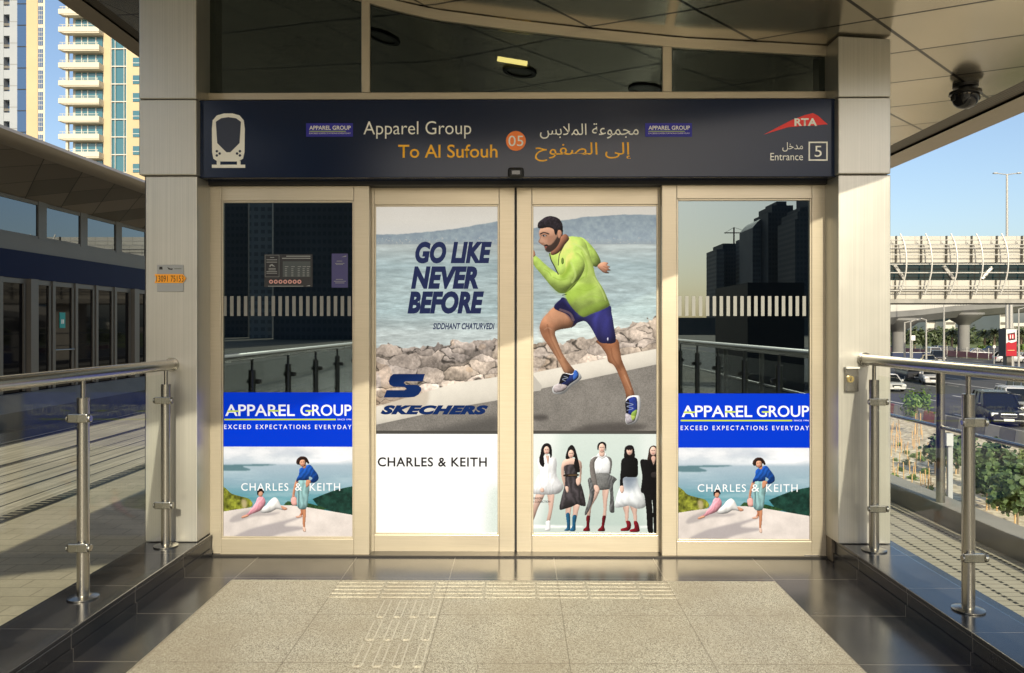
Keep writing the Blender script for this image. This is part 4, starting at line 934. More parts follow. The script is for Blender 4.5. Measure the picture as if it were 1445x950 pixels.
text('SEASON', (751, 701.8, 765.5, 704.8), Y_S, BK, pw, name='small_print', bold=.02); text('N COLLECTION', (751, 706.6, 776.5, 709.4), Y_S, BK, pw, name='small_print', bold=.02)

# side panels: blue advert above the terrace picture
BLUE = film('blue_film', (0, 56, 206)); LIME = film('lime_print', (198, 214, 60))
def side_poster(dx, dy, parent, Y):
    p, q = P(313.3 + dx, 630.5 + dy, Y), P(498.7 + dx * 1.0 + (3 if dx else 0), 554 + dy, Y)
    bl = MB().add([(p.x, Y, p.z), (q.x, Y, p.z), (q.x, Y, q.z), (p.x, Y, q.z)], [(0, 1, 2, 3)]).build('blue_advert', BLUE, parent, recalc=False)
    d = (dx, dy, dx + (1.5 if dx else 0), dy)
    bx = lambda *c: tuple(a + e for a, e in zip(c, d))
    text('APPAREL', bx(318, 571, 416, 587), Y, WF, bl, bold=.012); text('GROUP', bx(424, 571, 496, 587), Y, WF, bl, bold=.012)
    text('EXCEED EXPECTATIONS EVERYDAY', bx(316.5, 599.5, 496, 605.5), Y, WF, bl, bold=.004, spacing=1.45)
    text('SINCE 1996', bx(476, 591, 496, 593), Y, WF, bl)
    for (a, y0, c, y1) in ((316.5, 591, 474, 593.2), (321, 579.2, 337, 581.4), (379, 578.8, 394, 581), (431, 578.8, 441, 581)):
        poly([(a + dx, y0 + dy), (c + dx, y0 + dy), (c + dx, y1 + dy), (a + dx, y1 + dy)], Y - .0012, LIME, bl, 'lime_rule')
    cv = Canvas(313.3 + dx, 630.5 + dy, 498.7 + dx + (3 if dx else 0), 760.5 + dy + (1.5 if dx else 0), 1.9, 280 + dx, 540 + dy, 3.654)
    U, V = cv.U, cv.V
    cv.c[:] = cv.vgrad([(320, (214, 219, 226)), (360, (224, 226, 230)), (410, (196, 206, 214)), (430, (168, 186, 198)), (520, (140, 170, 184)), (600, (86, 148, 160)), (660, (58, 128, 140))])
    cl = cv.noise(60, 71, 5, 0.35); cv.over(np.clip(cl - .42, 0, 1) * 3.2 * np.clip((425 - V) / 20, 0, 1), (246, 246, 248)); cv.over(np.clip(.46 - cl, 0, 1) * 2.2 * np.clip((410 - V) / 30, 0, 1), (170, 182, 198))
    cv.over(np.clip((cv.noise(40, 72, 4, .2) - .5), 0, 1) * 1.6 * (V > 425), (196, 214, 220))
    cv.poly([(120, 428), (180, 424), (280, 422), (402, 423), (330, 430), (230, 432), (264, 446), (258, 454), (180, 456), (120, 452)], (96, 128, 136), soft=2); cv.over((cv.noise(10, 73) > .5) * np.clip((U - 590) / 60, 0, 1) * 0, (0, 0, 0))
    cv.poly([(588, 600), (640, 578), (700, 555), (760, 540), (806, 532), (806, 690), (740, 676), (660, 655), (620, 640)], (30, 62, 52), var=.5, vs=18, seed=9, smooth=False)
    cv.poly([(110, 540), (140, 545), (170, 572), (215, 586), (262, 600), (280, 632), (240, 650), (110, 672)], (118, 122, 44), var=.75, vs=16, seed=4); cv.poly([(440, 640), (460, 612), (486, 620), (500, 640)], (54, 84, 50), var=.5, vs=9); cv.poly([(545, 640), (560, 622), (600, 630), (660, 652), (560, 660)], (44, 74, 44), var=.5, vs=9); cv.poly([(222, 606), (246, 606), (250, 640), (230, 648)], (196, 178, 140), soft=3, a=.8)
    cv.poly([(110, 668), (200, 654), (300, 640), (400, 632), (470, 632), (560, 642), (680, 662), (810, 684), (810, 820), (110, 820)], (226, 215, 207), smooth=False, var=.08, vs=50, shade=(.2, -1, .04))
    cv.poly([(160, 712), (184, 688), (240, 664), (300, 655), (340, 672), (420, 668), (380, 684), (290, 690), (220, 712), (176, 722)], (172, 164, 162), soft=3, a=.85); cv.poly([(176, 806), (250, 762), (330, 738), (440, 712), (528, 688), (532, 696), (452, 726), (452, 740), (530, 742), (546, 752), (520, 760), (430, 778), (330, 806)], (168, 160, 160), soft=3, a=.85)
    cv.vol = 0.5
    # seated woman
    cv.poly([(316, 656), (345, 636), (372, 604), (394, 592), (412, 606), (428, 636), (452, 650), (440, 658), (404, 652), (372, 668), (330, 672)], (234, 231, 227), shade=(.3, -1, .08), fold=(1, .4, 30, .05)); cv.poly([(426, 636), (448, 642), (460, 652), (440, 658)], (204, 148, 120))
    cv.poly([(304, 596), (322, 586), (340, 596), (346, 622), (332, 646), (316, 662), (280, 676), (250, 690), (226, 698), (224, 690), (256, 672), (280, 640), (296, 618)], (236, 164, 176), fold=(1, .6, 22, .07)); cv.poly([(224, 690), (256, 680), (258, 690), (226, 700)], (206, 150, 122)); cv.ell(320, 572, 14, 17, (204, 150, 122)); cv.poly([(302, 570), (306, 552), (322, 544), (336, 554), (338, 572), (326, 562), (312, 566), (308, 582)], (38, 26, 24))
    # standing woman
    cv.poly([(524, 640), (542, 640), (540, 670), (530, 692), (516, 692), (528, 670)], (176, 112, 80)); cv.poly([(536, 640), (554, 640), (554, 690), (550, 740), (552, 764), (540, 762), (538, 700)], (196, 134, 98), shade=(1, 0, .14)); cv.poly([(502, 690), (530, 684), (534, 692), (512, 698)], (206, 160, 136)); cv.poly([(538, 744), (552, 748), (554, 766), (544, 768)], (224, 190, 170))
    cv.poly([(502, 506), (520, 500), (500, 560), (494, 600), (484, 598), (488, 556)], (196, 138, 106)); cv.poly([(478, 596), (504, 592), (510, 628), (484, 632)], (226, 170, 160)); cv.stroke([(482, 596), (490, 580), (502, 594)], 3, (206, 146, 136))
    cv.poly([(520, 500), (576, 500), (568, 580), (556, 648), (514, 646), (508, 590)], (138, 176, 176), fold=(1, 0, 26, .10), shade=(1, 0, .1)); cv.stroke([(520, 520), (516, 640)], 5, (60, 90, 98), .7)
    cv.poly([(522, 446), (546, 432), (576, 424), (600, 452), (618, 480), (616, 504), (590, 518), (574, 508), (588, 494), (572, 484), (566, 502), (520, 504), (506, 514), (506, 498), (518, 474)], (28, 74, 150), fold=(1, .6, 26, .14), shade=(-.6, -1, .1)); cv.poly([(556, 504), (580, 506), (572, 530), (556, 540)], (196, 138, 106)); cv.poly([(540, 424), (556, 424), (552, 442), (540, 440)], (196, 140, 110))
    cv.poly([(504, 412), (510, 394), (528, 381), (548, 382), (562, 392), (572, 414), (566, 420), (556, 412), (550, 430), (534, 434), (520, 424), (512, 424)], (52, 36, 30), var=.4, vs=6); cv.ell(537, 414, 15, 19, (214, 160, 130)); cv.poly([(514, 410), (524, 388), (548, 388), (560, 408), (544, 398), (526, 402), (520, 420)], (46, 32, 28))
    cv.stroke([(529, 410), (533, 410)], 2.5, (60, 40, 36)); cv.stroke([(541, 409), (546, 409)], 2.5, (60, 40, 36)); cv.stroke([(532, 425), (542, 424)], 3, (176, 70, 66))
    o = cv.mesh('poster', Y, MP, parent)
    for s, c in (('CHARLES', (340.5, 682, 407, 692.5)), ('&', (416.5, 682, 426, 692.5)), ('KEITH', (437, 682, 480, 692.5))): text(s, bx(*c), Y, WF, o, name='shop_name', spacing=1.15)
side_poster(0, 0, fixed_l, Y_G - .003); side_poster(644, 1.5, fixed_r, Y_G - .003)

# notices on the left side panel
nb = thing('notice_board', P(407, 381, Y_G), 'dark wide notice with a grey table and round icons on the black glass', 'notice')
def rect(x0, y0, x1, y1, Y, m, parent, name): return poly([(x0, y0), (x1, y0), (x1, y1), (x0, y1)], Y, m, parent, name)
dk = mat('notice_navy', L(6, 9, 18)[:3], .3); gy = mat('notice_grey', L(62, 70, 70)[:3], .5); wt = mat('notice_white', L(140, 142, 140)[:3], .6)
rect(373, 359, 441, 405, Y_G, dk, nb, 'board'); Yn = Y_G - .0015
rect(399, 369, 438, 391, Yn, gy, nb, 'table')
for x0, y0, x1, y1 in ((374, 360, 394, 360.4), (374, 390.6, 394, 391), (374, 360, 374.4, 391), (393.6, 360, 394, 391)): rect(x0, y0, x1, y1, Yn, wt, nb, 'border')
for i, (a, c, y) in enumerate(((381, 387, 363), (376, 391, 366.3), (376, 391, 369.6), (379, 389, 378.5), (379, 389, 380.5), (376, 391, 382.8), (376, 391, 385.2), (378, 428, 403.5))): rect(a, y, c, y + .9, Yn, wt, nb, 'print_line')
poly([(380, 376.5), (380.5, 374), (384, 372.6), (388.5, 376.5), (385, 376), (383, 374.8), (382, 376.5)], Yn, wt, nb, 'emblem')
for i, y in enumerate((376, 379, 381.5, 384, 386.5, 389)):
    for x in (402, 411, 420, 427, 433): rect(x, y, x + (5 if i == 0 else 3), y + .8, Yn - .001, wt, nb, 'table_print')
rect(404, 361, 438, 362.4, Yn, wt, nb, 'print_line'); rect(398, 364, 438, 365.3, Yn, wt, nb, 'print_line')
pk = mat('icon_pink', L(206, 150, 140)[:3], .5)
for i in range(7): poly(disc(382.5 + i * 6.65, 397.7, 2.9, 16), Yn, pk, nb, 'round_icon'); poly(disc(382.5 + i * 6.65, 397.7, 1.3, 8), Yn - .001, dk, nb, 'icon_mark')
poly([(432, 404), (436, 402.4), (438, 403), (437, 404)], Yn, wt, nb, 'emblem')
vn = thing('portrait_notice', P(479, 382, Y_G), 'narrow violet notice stuck near the right edge of the black glass panel', 'notice')
rect(468, 358, 491, 406, Y_G, mat('violet_notice', L(48, 44, 104)[:3], .4), vn, 'board')
poly([(482, 363), (487, 361), (489, 361), (488, 362.5)], Yn, wt, vn, 'emblem')
for a, c, y in ((475, 483, 368.2), (473, 486, 371.4), (474, 484, 373), (474, 484, 394), (471, 488, 396.6), (473, 486, 399)): rect(a, y, c, y + .8, Yn, wt, vn, 'print_line')

# ------------------------------------------------------------------ tram stop across the tracks
XT = -10.6
stop = thing('tram_stop', (XT, 18, G_TRAM), 'long dark tram stop with glass platform doors and a sloping bronze roof across the tracks', 'tram stop')
M['mull'] = brushed('grey_aluminium', (0.15, 0.138, 0.115), 0.4, 0.45, (3, 3, 60), 0.06)
M['black_glass'] = mat('black_door_glass', (0.004, 0.004, 0.005), 0.03, 0, 0.12)
M['sky_glass'] = glass_mat('upper_stop_glass', (0.05, 0.05, 0.055), 0.20, 0.0, (0.85, 0.93, 1.0))
plinth = mottled('dark_plinth', (0.05, 0.05, 0.048), (0.08, 0.078, 0.072), 1.5, 0.7)
MB().box(-16, -10.0, -8, 60, G_TRAM, -0.17).build('platform', plinth, stop)
MB().box(-9.99, -9.70, -8, 60, G_TRAM, -0.48).build('platform_step', plinth, stop)
b = MB(); b.prism([(-10.55, -.168), (-10.02, -.168), (-10.45, .14), (-10.55, .14)], 'y', -8, 60); b.build('sill', mottled('grey_sill', (0.13, 0.13, 0.125), (0.17, 0.168, 0.16), 2, .6), stop)
MB().box(-16, XT - .35, -8, 60, -.168, 3.46).build('inner_wall', mat('stop_dim_interior', (.02, .02, .02), .8), stop)
MB().box(XT - .02, XT + .02, -8, 4.0, .14, 3.1).build('plain_glazing', M['black_glass'], stop)
MB().box(XT - .12, XT + .05, -8, 60, 2.56, 3.14).build('blue_band', mottled('blue_band_paint', (0.004, 0.010, 0.04), (0.005, 0.012, 0.045), 1, .35, 0, .05), stop)
MB().box(XT - .12, XT + .03, -8, 60, 3.143, 3.46).build('grey_band', M['mull'], stop)
y = 4.0; k = 0
teal = mat('teal_sticker', L(20, 150, 140)[:3], .5)
while y < 34:
    w = 0.9
    wide = (k % 5 == 4)
    MB().box(XT - .06, XT + (.14 if wide else .07), y, y + (.26 if wide else .10), .15, 2.558).build('mullion', M['mull'], stop)
    a = y + (.26 if wide else .10); g = MB(); g.box(XT - .02, XT + .01, a, y + w, .15, 2.45); go = g.build('door_pane', M['black_glass'], stop)
    MB().box(XT - .025, XT + .03, a, y + w, 2.452, 2.557).build('door_head', M['mull'], stop)
    MB().box(XT + .012, XT + .045, y + w - .10, y + w - .04, .16, 2.45).build('door_edge', M['mull'], go)
    if k % 5 in (0, ): MB().box(XT + .012, XT + .02, y + .34, y + .56, 1.50, 1.86).build('sticker', teal, go); MB().box(XT + .021, XT + .024, y + .40, y + .44, 1.6, 1.7).build('sticker_mark', M['white'], go); MB().box(XT + .021, XT + .024, y + .46, y + .50, 1.6, 1.7).build('sticker_mark', M['white'], go)
    if k % 5 == 0: MB().tube((XT + .06, y + .1, 1.0), (XT + .06, y + .86, 1.0), .015, n=8).build('push_bar', M['tube'], go)
    if k % 3 == 0: MB().prism([(-10.0, -.168), (-9.75, -.168), (-10.0, .02)], 'y', y, y + 1.55).build('ramp_block', greyconc, stop) if False else None
    y += w; k += 1
MB().box(XT - .3, XT - .02, 34, 60, .14, 2.55).build('plain_glazing', M['black_glass'], stop)
y = 2.2
while y < 40:
    wp = MB(); wp.box(XT - .03, XT - .01, y + .3, y + 1.65, 3.52, 4.20); wp.build('upper_window', M['sky_glass'], stop)
    MB().box(XT - .08, XT + .02, y, y + .30, 3.463, 4.30).build('upper_pillar', M['mull'], stop)
    f = MB(); f.box(XT - .05, XT + .012, y + .302, y + 1.648, 3.463, 3.52); f.box(XT - .05, XT + .012, y + .302, y + 1.648, 4.20, 4.28); f.build('window_rail', M['mull'], stop)
    y += 1.65
MB().box(XT - .4, XT - .35, -8, 60, 3.47, 4.4).build('upper_lining', mat('stop_upper_dim', (.03, .03, .03), .8), stop)
def soffit_mat():
    m = mat('triangle_soffit', (0.2, 0.17, 0.13), 0.4, 0.3); p = pos(m); x, y, z = sepxyz(m, p)
    ua = mth(m, 'ADD', y, mth(m, 'MULTIPLY', x, 1.2)); ub = mth(m, 'SUBTRACT', y, mth(m, 'MULTIPLY', x, 0.9))
    ia = mth(m, 'FLOOR', mth(m, 'MULTIPLY', ua, 1 / 1.3)); ib = mth(m, 'FLOOR', mth(m, 'MULTIPLY', ub, 1 / 1.3))
    w = nd(m, 'ShaderNodeTexWhiteNoise', noise_dimensions='2D'); cb = nd(m, 'ShaderNodeCombineXYZ'); lk(m, ia, cb.inputs[0]); lk(m, ib, cb.inputs[1]); lk(m, cb.outputs[0], w.inputs['Vector'])
    c = mix(m, w.outputs['Value'], (0.13, 0.11, 0.08), (0.26, 0.215, 0.165)); c = mix(m, mth(m, 'MAXIMUM', line(m, ua, 1.3, 0, .03), line(m, ub, 1.3, 0, .03)), c, (.015, .012, .01))
    lk(m, c, bsdf(m).inputs['Base Color']); return m
MB().grid([[(-10.62, y, 4.28), (-9.7, y, 4.56), (-9.05, y, 4.74)] for y in (-8, 60)]).build('soffit', soffit_mat(), stop)
MB().grid([[(-9.05, y, 4.76), (-8.85, y, 4.80)] for y in (-8, 60)]).build('soffit_groove', M['dark'], stop)
b = MB(); b.grid([[(x, y, z) for x, z in ((-9.06, 4.735), (-8.9, 4.72), (-8.72, 4.80), (-8.66, 4.86), (-8.70, 4.93), (-8.85, 4.97))] for y in (-8, 60)]); b.v = [(x - 0.0, y, z) for x, y, z in b.v]
b.build('roof_edge', M['soffit'], stop, smooth=True)
b = MB(); b.grid([[(x, y, z) for x, z in ((-8.85, 4.97), (-9.6, 5.05), (-12, 4.9), (-16, 4.3))] for y in (-8, 60)]); b.build('roof', M['mull'], stop, smooth=True)
mast = None

# ------------------------------------------------------------------ towers up the street on the tram side
def scale_z(y, Y): return PZ(y, Y)
M['cream'] = mottled('cream_render', (0.52, 0.47, 0.37), (0.57, 0.52, 0.41), 0.08, 0.85)
M['yellow'] = mottled('warm_sandstone', (0.45, 0.35, 0.21), (0.50, 0.395, 0.245), 0.1, 0.85)
M['teal_glass'] = mat('teal_window_glass', (0.03, 0.12, 0.15), 0.06, 0.0, 0.9)
M['blue_glass'] = mat('blue_window_glass', (0.03, 0.075, 0.17), 0.08, 0.0, 0.9)
M['white_wall'] = mottled('white_render', (0.48, 0.46, 0.40), (0.54, 0.52, 0.46), 0.1, 0.8)
M['grey_clad'] = mottled('pale_grey_cladding', (0.28, 0.30, 0.32), (0.33, 0.35, 0.37), 0.1, 0.7)
YT = 130.0; fl = 3.3 * 130 / 145
t = thing('apartment_tower', (PX(150, YT), YT, G_ROAD), 'tall sandstone apartment tower with stacked white balconies and a teal glass strip', 'tower')
X = lambda x: PX(x, YT)
MB().box(X(103), X(147), YT, YT + 18, G_ROAD, 95).build('wall', M['white_wall'], t)
b = MB(); b.box(X(147), X(157), YT - .2, YT + 18, G_ROAD, 95); b.box(X(179.4), X(240), YT - .2, YT + 18, G_ROAD, 95); b.build('sandstone_wall', M['yellow'], t)
MB().box(X(157), X(179.4), YT + .1, YT + 17, G_ROAD, 95).build('glass_strip', M['teal_glass'], t)
b = MB()
for x in (157.2, 162.6, 175.2, 178.6): b.box(X(x), X(x + .7), YT - .15, YT + .09, G_ROAD, 95)
zf = PZ(218, YT); base = zf - 14 * fl
for i in range(36): b.box(X(157), X(179.4), YT - .12, YT + .095, base + i * fl, base + i * fl + .16)
b.build('glass_strip_mullions', M['white_wall'], t)
for i in range(8, 36):
    z = PZ(223, YT) + (i - 14) * fl
    MB().box(X(90.5), X(147.3), YT - 1.7, YT - .25, z, z + .80).build('balcony', M['cream'], t)
    sl = MB(); sl.prism([(X(90.5), z - .002), (X(147), z - .002), (X(147), z - .2), (X(99), z - .2)], 'y', YT - 1.6, YT - .25); so = sl.build('balcony_soffit', M['cream'], t)
    MB().box(X(107.5), X(145.6), YT - .24, YT - .01, z + .75, z + 2.55).build('balcony_window', M['teal_glass'], t)
    r = MB(); r.box(X(92), X(146), YT - 1.66, YT - 1.6, z + 1.15, z + 1.22); r.box(X(92), X(146), YT - 1.66, YT - 1.6, z + .9, z + .93)
    for x in (96, 106, 125.0, 144): r.box(X(x), X(x) + .07, YT - 1.65, YT - 1.61, z + .72, z + 1.15)
    for x in (116, 124.5, 136): r.box(X(x), X(x) + .14, YT - .30, YT - .245, z + .75, z + 2.55)
    r.build('balcony_rail', M['white_wall'], t)
    MB().box(X(98), X(101), YT - 1.1, YT - .6, z + .72, z + 2.75).build('balcony_column', M['cream'], t)
    MB().box(X(188.6), X(200), YT - .30, YT - .205, z + .6, z + 2.05).build('small_window', M['teal_glass'], t)
    MB().box(X(188.2), X(200), YT - .34, YT - .302, z + 1.1, z + 1.2).build('window_bar', M['white_wall'], t)
    if i % 2 == 0: MB().box(X(147), X(156.9), YT - .22, YT - .202, z + 1.6, z + 1.66).build('wall_joint', M['grey_clad'], t) if False else None
YT2 = 150.0; X = lambda x: PX(x, YT2); fl2 = 3.27 * 150 / 115; q_ = 1.3
t = thing('office_tower', (PX(20, YT2), YT2, G_ROAD), 'tall grey tower with square recessed windows, a blue glass strip and a sandstone edge', 'tower')
b = MB(); b.box(X(-80), X(5), YT2, YT2 + 5, G_ROAD, 110); b.box(X(13.5), X(25), YT2, YT2 + 4, G_ROAD, 110); b.box(X(5), X(13.5), YT2 + 1.6, YT2 + 4, G_ROAD, 110); b.build('wall', M['grey_clad'], t)
MB().box(X(25), X(38.5), YT2 - .15, YT2 + .5, G_ROAD, 110).build('glass_strip', M['blue_glass'], t)
MB().box(X(38.5), X(54.5), YT2 - .3, YT2 + .5, G_ROAD, 110).build('sandstone_wall', M['yellow'], t)
MB().prism([(X(54.5), YT2 - .2), (X(64.3), YT2 - .2), (X(64.3) - 16, YT2 + 22), (X(-80), YT2 + 22), (X(-80), YT2 + 5.1), (X(54.5) - 4, YT2 + 5.1)], 'z', G_ROAD, 109).build('edge_wall', M['cream'], t)
z0 = PZ(157, YT2)
for i in range(-9, 12):
    z = z0 + i * fl2 * 0.97
    MB().box(X(5.02), X(13.48), YT2 + .05, YT2 + 1.65, z + 1.9 * q_, z + 3.17 * q_).build('spandrel', M['grey_clad'], t)
    MB().box(X(5.1), X(13.4), YT2 + 1.45, YT2 + 1.59, z + .05, z + 1.9 * q_).build('recessed_window', M['blue_glass'], t)
    MB().box(X(5.02), X(13.48), YT2 + .1, YT2 + .2, z + .3, z + .8).build('window_guard', M['mull'], t)
    MB().box(X(25.1), X(38.4), YT2 - .2, YT2 - .153, z + .2, z + .36).build('glass_joint', M['dark'], t)
    MB().box(X(55.2), X(61.6), YT2 - .26, YT2 - .203, z + .35 * q_, z + 3.0 * q_).build('edge_window', M['blue_glass'], t)
    r = MB(); r.box(X(57.2), X(57.6), YT2 - .29, YT2 - .262, z + .35 * q_, z + 3.0 * q_); r.box(X(59.3), X(59.7), YT2 - .29, YT2 - .262, z + .35 * q_, z + 3.0 * q_)
    for q in (1.0, 1.65, 2.3): r.box(X(55.2), X(61.6), YT2 - .30, YT2 - .291, z + q * q_, z + q * q_ + .1)
    r.build('edge_window_bars', M['white_wall'], t)
    for jx, (xa_, xb_) in enumerate(((-10, 4.9), (13.6, 24.9))): MB().box(X(xa_), X(xb_), YT2 - .01, YT2 - .004, z + 1.0, z + 1.08).build('wall_joint', M['mull'], t)

# ------------------------------------------------------------------ covered footbridge and viaduct
YB2 = 70.0; X = lambda x: PX(x, YB2); Z = lambda y: PZ(y, YB2)
br = thing('covered_footbridge', (X(1350), YB2, G_ROAD), 'long covered white panelled footbridge with curved ribs crossing over the highway', 'footbridge')
def panel_mat():
    m = mat('white_bridge_panel', (0.6, 0.57, 0.5), 0.5, 0, 0.4); x, y, z = sepxyz(m, pos(m)); n = noise(m, pos(m), 0.35, 5)
    c = mix(m, ramp(m, n, [(.3, 0.0), (.75, 1.0)]), (0.40, 0.375, 0.315), (0.47, 0.445, 0.385)); c = mix(m, mth(m, 'MULTIPLY', line(m, x, 1.14, .3, .05), .6), c, (.16, .14, .11)); lk(m, c, bsdf(m).inputs['Base Color']); return m
pm = panel_mat(); xa, xb = 12.0, 150.0
b = MB(); b.box(xa, xb, YB2, YB2 + 5, Z(371), Z(345)); b.box(xa, xb, YB2 + .6, YB2 + 4.5, Z(345), Z(333)); b.build('upper_panels', pm, br)
MB().box(xa, xb, YB2 + .12, YB2 + 4.9, Z(396), Z(371.2)).build('window_band', mat('bridge_window', (.008, .02, .024), .05, 0, .25), br)
b = MB(); b.box(xa, xb, YB2 - .05, YB2 + 5, Z(409), Z(396)); b.box(xa, xb, YB2 - .02, YB2 + 5, Z(422), Z(413)); b.box(xa, xb, YB2 + .3, YB2 + 4.8, Z(413), Z(409)); b.build('lower_panels', pm, br)
MB().box(xa, xb, YB2 - .1, YB2 + 5.1, Z(428), Z(422.2)).build('underside', greyconc, br)
whitem = mat('white_painted_steel', (0.50, 0.48, 0.43), .4, .2)
b = MB()
for y in (340.5, 347, 351.5, 361, 374.2, 386, 404.5, 410.8): b.tube((xa, YB2 - .55, Z(y)), (xb, YB2 - .55, Z(y)), .042 if y < 370 else .055, n=6)
b.build('long_rails', whitem, br)
px_ = 1265.5 - 35.4 * 6
while px_ < 1700:
    q = [(0, 331.5), (4.5, 345), (6.2, 365), (5.6, 385), (2.5, 402), (-1.2, 416)]
    pts = [(X(px_ + a), YB2 - .62 - .35 * math.sin(math.pi * (c - 331) / 86), Z(c)) for a, c in spline(q, False, 3)]
    MB().path(pts, .065, 6).build('rib', whitem, br)
    b = MB(); b.box(X(px_ - 2.8), X(px_ - 2.0), YB2 - .35, YB2 - .05, Z(371), Z(334)); b.box(X(px_ - 3.8), X(px_ - 3.1), YB2 - .3, YB2 - .08, Z(422), Z(396)); b.build('bracket', M['mull'], br)
    px_ += 35.4
dg = MB()
for a, y0, c, y1 in ((1262, 374, 1276, 394), (1332, 376, 1346, 394), (1400, 378, 1386, 394)): dg.tube((X(a), YB2 + .05, Z(y0)), (X(c), YB2 + .05, Z(y1)), .16, n=6)
dg.build('window_braces', whitem, br)
MB().box(20, 22.2, YB2 + 1.2, YB2 + 3.8, G_ROAD, Z(428)).build('pier', pm, br)

# viaduct behind it
vm = mottled('viaduct_concrete', (0.17, 0.165, 0.155), (0.22, 0.215, 0.20), 0.2, 0.85)
vi = thing('metro_viaduct', (90, 140, G_ROAD), 'grey concrete rail viaduct on flared piers running behind the footbridge', 'viaduct')
sec = []
vp = [(1200, 446, 118), (1257, 440, 124), (1300, 437, 130), (1345, 432, 138), (1400, 428.5, 146), (1460, 424, 156), (1560, 418, 172)]
rows = []
for (x, y, Y) in vp:
    c = P(x, y, Y); h = 2.1
    rows.append([(c.x - 0.5, Y + 9, c.z), (c.x, Y, c.z), (c.x, Y, c.z - .9), (c.x + .3, Y + 1.8, c.z - h), (c.x - .2, Y + 6, c.z - h - .4), (c.x - .5, Y + 9, c.z - .9), (c.x - 0.5, Y + 9, c.z)])
MB().grid(rows).build('deck', vm, vi)
b = MB()
for i in range(len(vp) - 1):
    for k in range(14):
        f = k / 14; c = P(*[vp[i][j] * (1 - f) + vp[i + 1][j] * f for j in range(3)]); b.box(c.x, c.x + .35, c.y + .1, c.y + .25, c.z + .02, c.z + 1.3)
        if i > 2: continue
b.build('parapet_fins', whitem, vi)
c0 = P(1200, 441, 121); c1 = P(1345, 431.5, 139)
b = MB(); b.tube((c0.x, c0.y + 3, c0.z + .1), (c1.x, c1.y + 3, c1.z - 1.4), 1.9, 1.4, n=16); b.build('train_shed', mat('blue_shed', (.05, .12, .18), .3, .3), vi, smooth=True)
for (x, Y, ycap) in ((1373.5, 140, 444), (1280, 126, 452)):
    c = P(x, 500, Y); zc = PZ(ycap, Y)
    pr_ = MB(); pr_.lathe([(0.95, G_ROAD), (0.95, zc - 1.9), (1.3, zc - 1.5), (2.6, zc - .7), (3.3, zc), (3.3, zc + .35)], (c.x, Y + 3, 0), 24); pr_.build('pier', vm, vi, smooth=True)

# ------------------------------------------------------------------ street lamps, pylon, barriers
M['lamp'] = mat('painted_lamp_steel', (0.42, 0.40, 0.36), .5, .3)
def street_lamp(x, ytop, Y, lbl, arms, base=G_ROAD, r=.11):
    c = P(x, ytop, Y); t = thing('street_lamp', (c.x, Y, base), lbl, 'street lamp', 'street lamps by the highway')
    MB().tube((c.x, Y, base), (c.x, Y, c.z), r * 1.35, r * .75, n=8).build('pole', M['lamp'], t, smooth=True)
    for a in arms:
        o = MB(); o.tube((c.x, Y, c.z - .05), (c.x + a * .75, Y, c.z + .12), .06, n=6); o.build('arm', M['lamp'], t)
        h = MB(); h.box(c.x + a * .7, c.x + a, Y - .17, Y + .17, c.z + .06, c.z + .2); h.build('lamp_head', M['lamp'], t, bevel=.03)
    return t
street_lamp(1421, 246, 100, 'tall double arm street lamp rising above the white footbridge into clear sky', (-1.75, 1.75), r=.16)
street_lamp(1426.5, 428, 106, 'thick lamp post under the footbridge just behind the red and white advertising pylon', (1.2,), r=.3)
street_lamp(1276.5, 455, 92, 'slim street lamp nearest the steel column, under the viaduct', (.9,))
street_lamp(1285, 453, 96, 'slim street lamp next to the small white roadside board', (.9,))
street_lamp(1307, 451, 104, 'slim street lamp with a round head standing in front of the trees', (-.8,))
street_lamp(1332, 428, 98, 'tall slim street lamp between the two viaduct piers', (.8,))
street_lamp(1437.5, 436, 110, 'thin lamp post at the far right of the bridge underside', (.8,))

YP = 96.0
py = thing('advertising_pylon', P(1426, 505, YP), 'red and white advertising pylon with a dark side beside the road', 'pylon')
p, q = P(1419, 503, YP), P(1435, 464, YP)
MB().box(p.x, q.x, YP, YP + 1.4, p.z, q.z).build('pylon_body', mat('pylon_grey', (.05, .05, .055), .5), py)
w1 = mat('pylon_white', (.72, .7, .68), .5); r1 = mat('pylon_red', L(170, 24, 40)[:3], .5)
rect(1420, 464.8, 1434.6, 484.5, YP - .01, w1, py, 'white_face'); rect(1420, 484.6, 1434.6, 502.6, YP - .01, r1, py, 'red_face')
poly([(1420, 484.6), (1423, 482.5), (1427, 484), (1431, 483), (1434.6, 481.5), (1434.6, 485), (1420, 485)], YP - .02, r1, py, 'red_face')
for i, pts in enumerate(([(1421.5, 471), (1432.5, 469), (1433, 479.5), (1423, 481)], [(1423, 472.5), (1431.5, 471), (1432, 477.5), (1424, 479)])): poly(pts, YP - .02 - .01 * i, (mat('logo_dark', (.05, .02, .02), .5), r1)[i], py, 'pylon_logo')
for x in (1425, 1428.5): rect(x, 472.5, x + 1.4, 478, YP - .045, w1, py, 'pylon_logo')
rect(1422, 494, 1432, 494.8, YP - .02, mat('pylon_gold', (.6, .45, .2), .5), py, 'pylon_line')
MB().box(q.x - 1.1, q.x - .5, YP + .2, YP + 1.0, G_ROAD, p.z).build('pylon_leg', M['mull'], py)
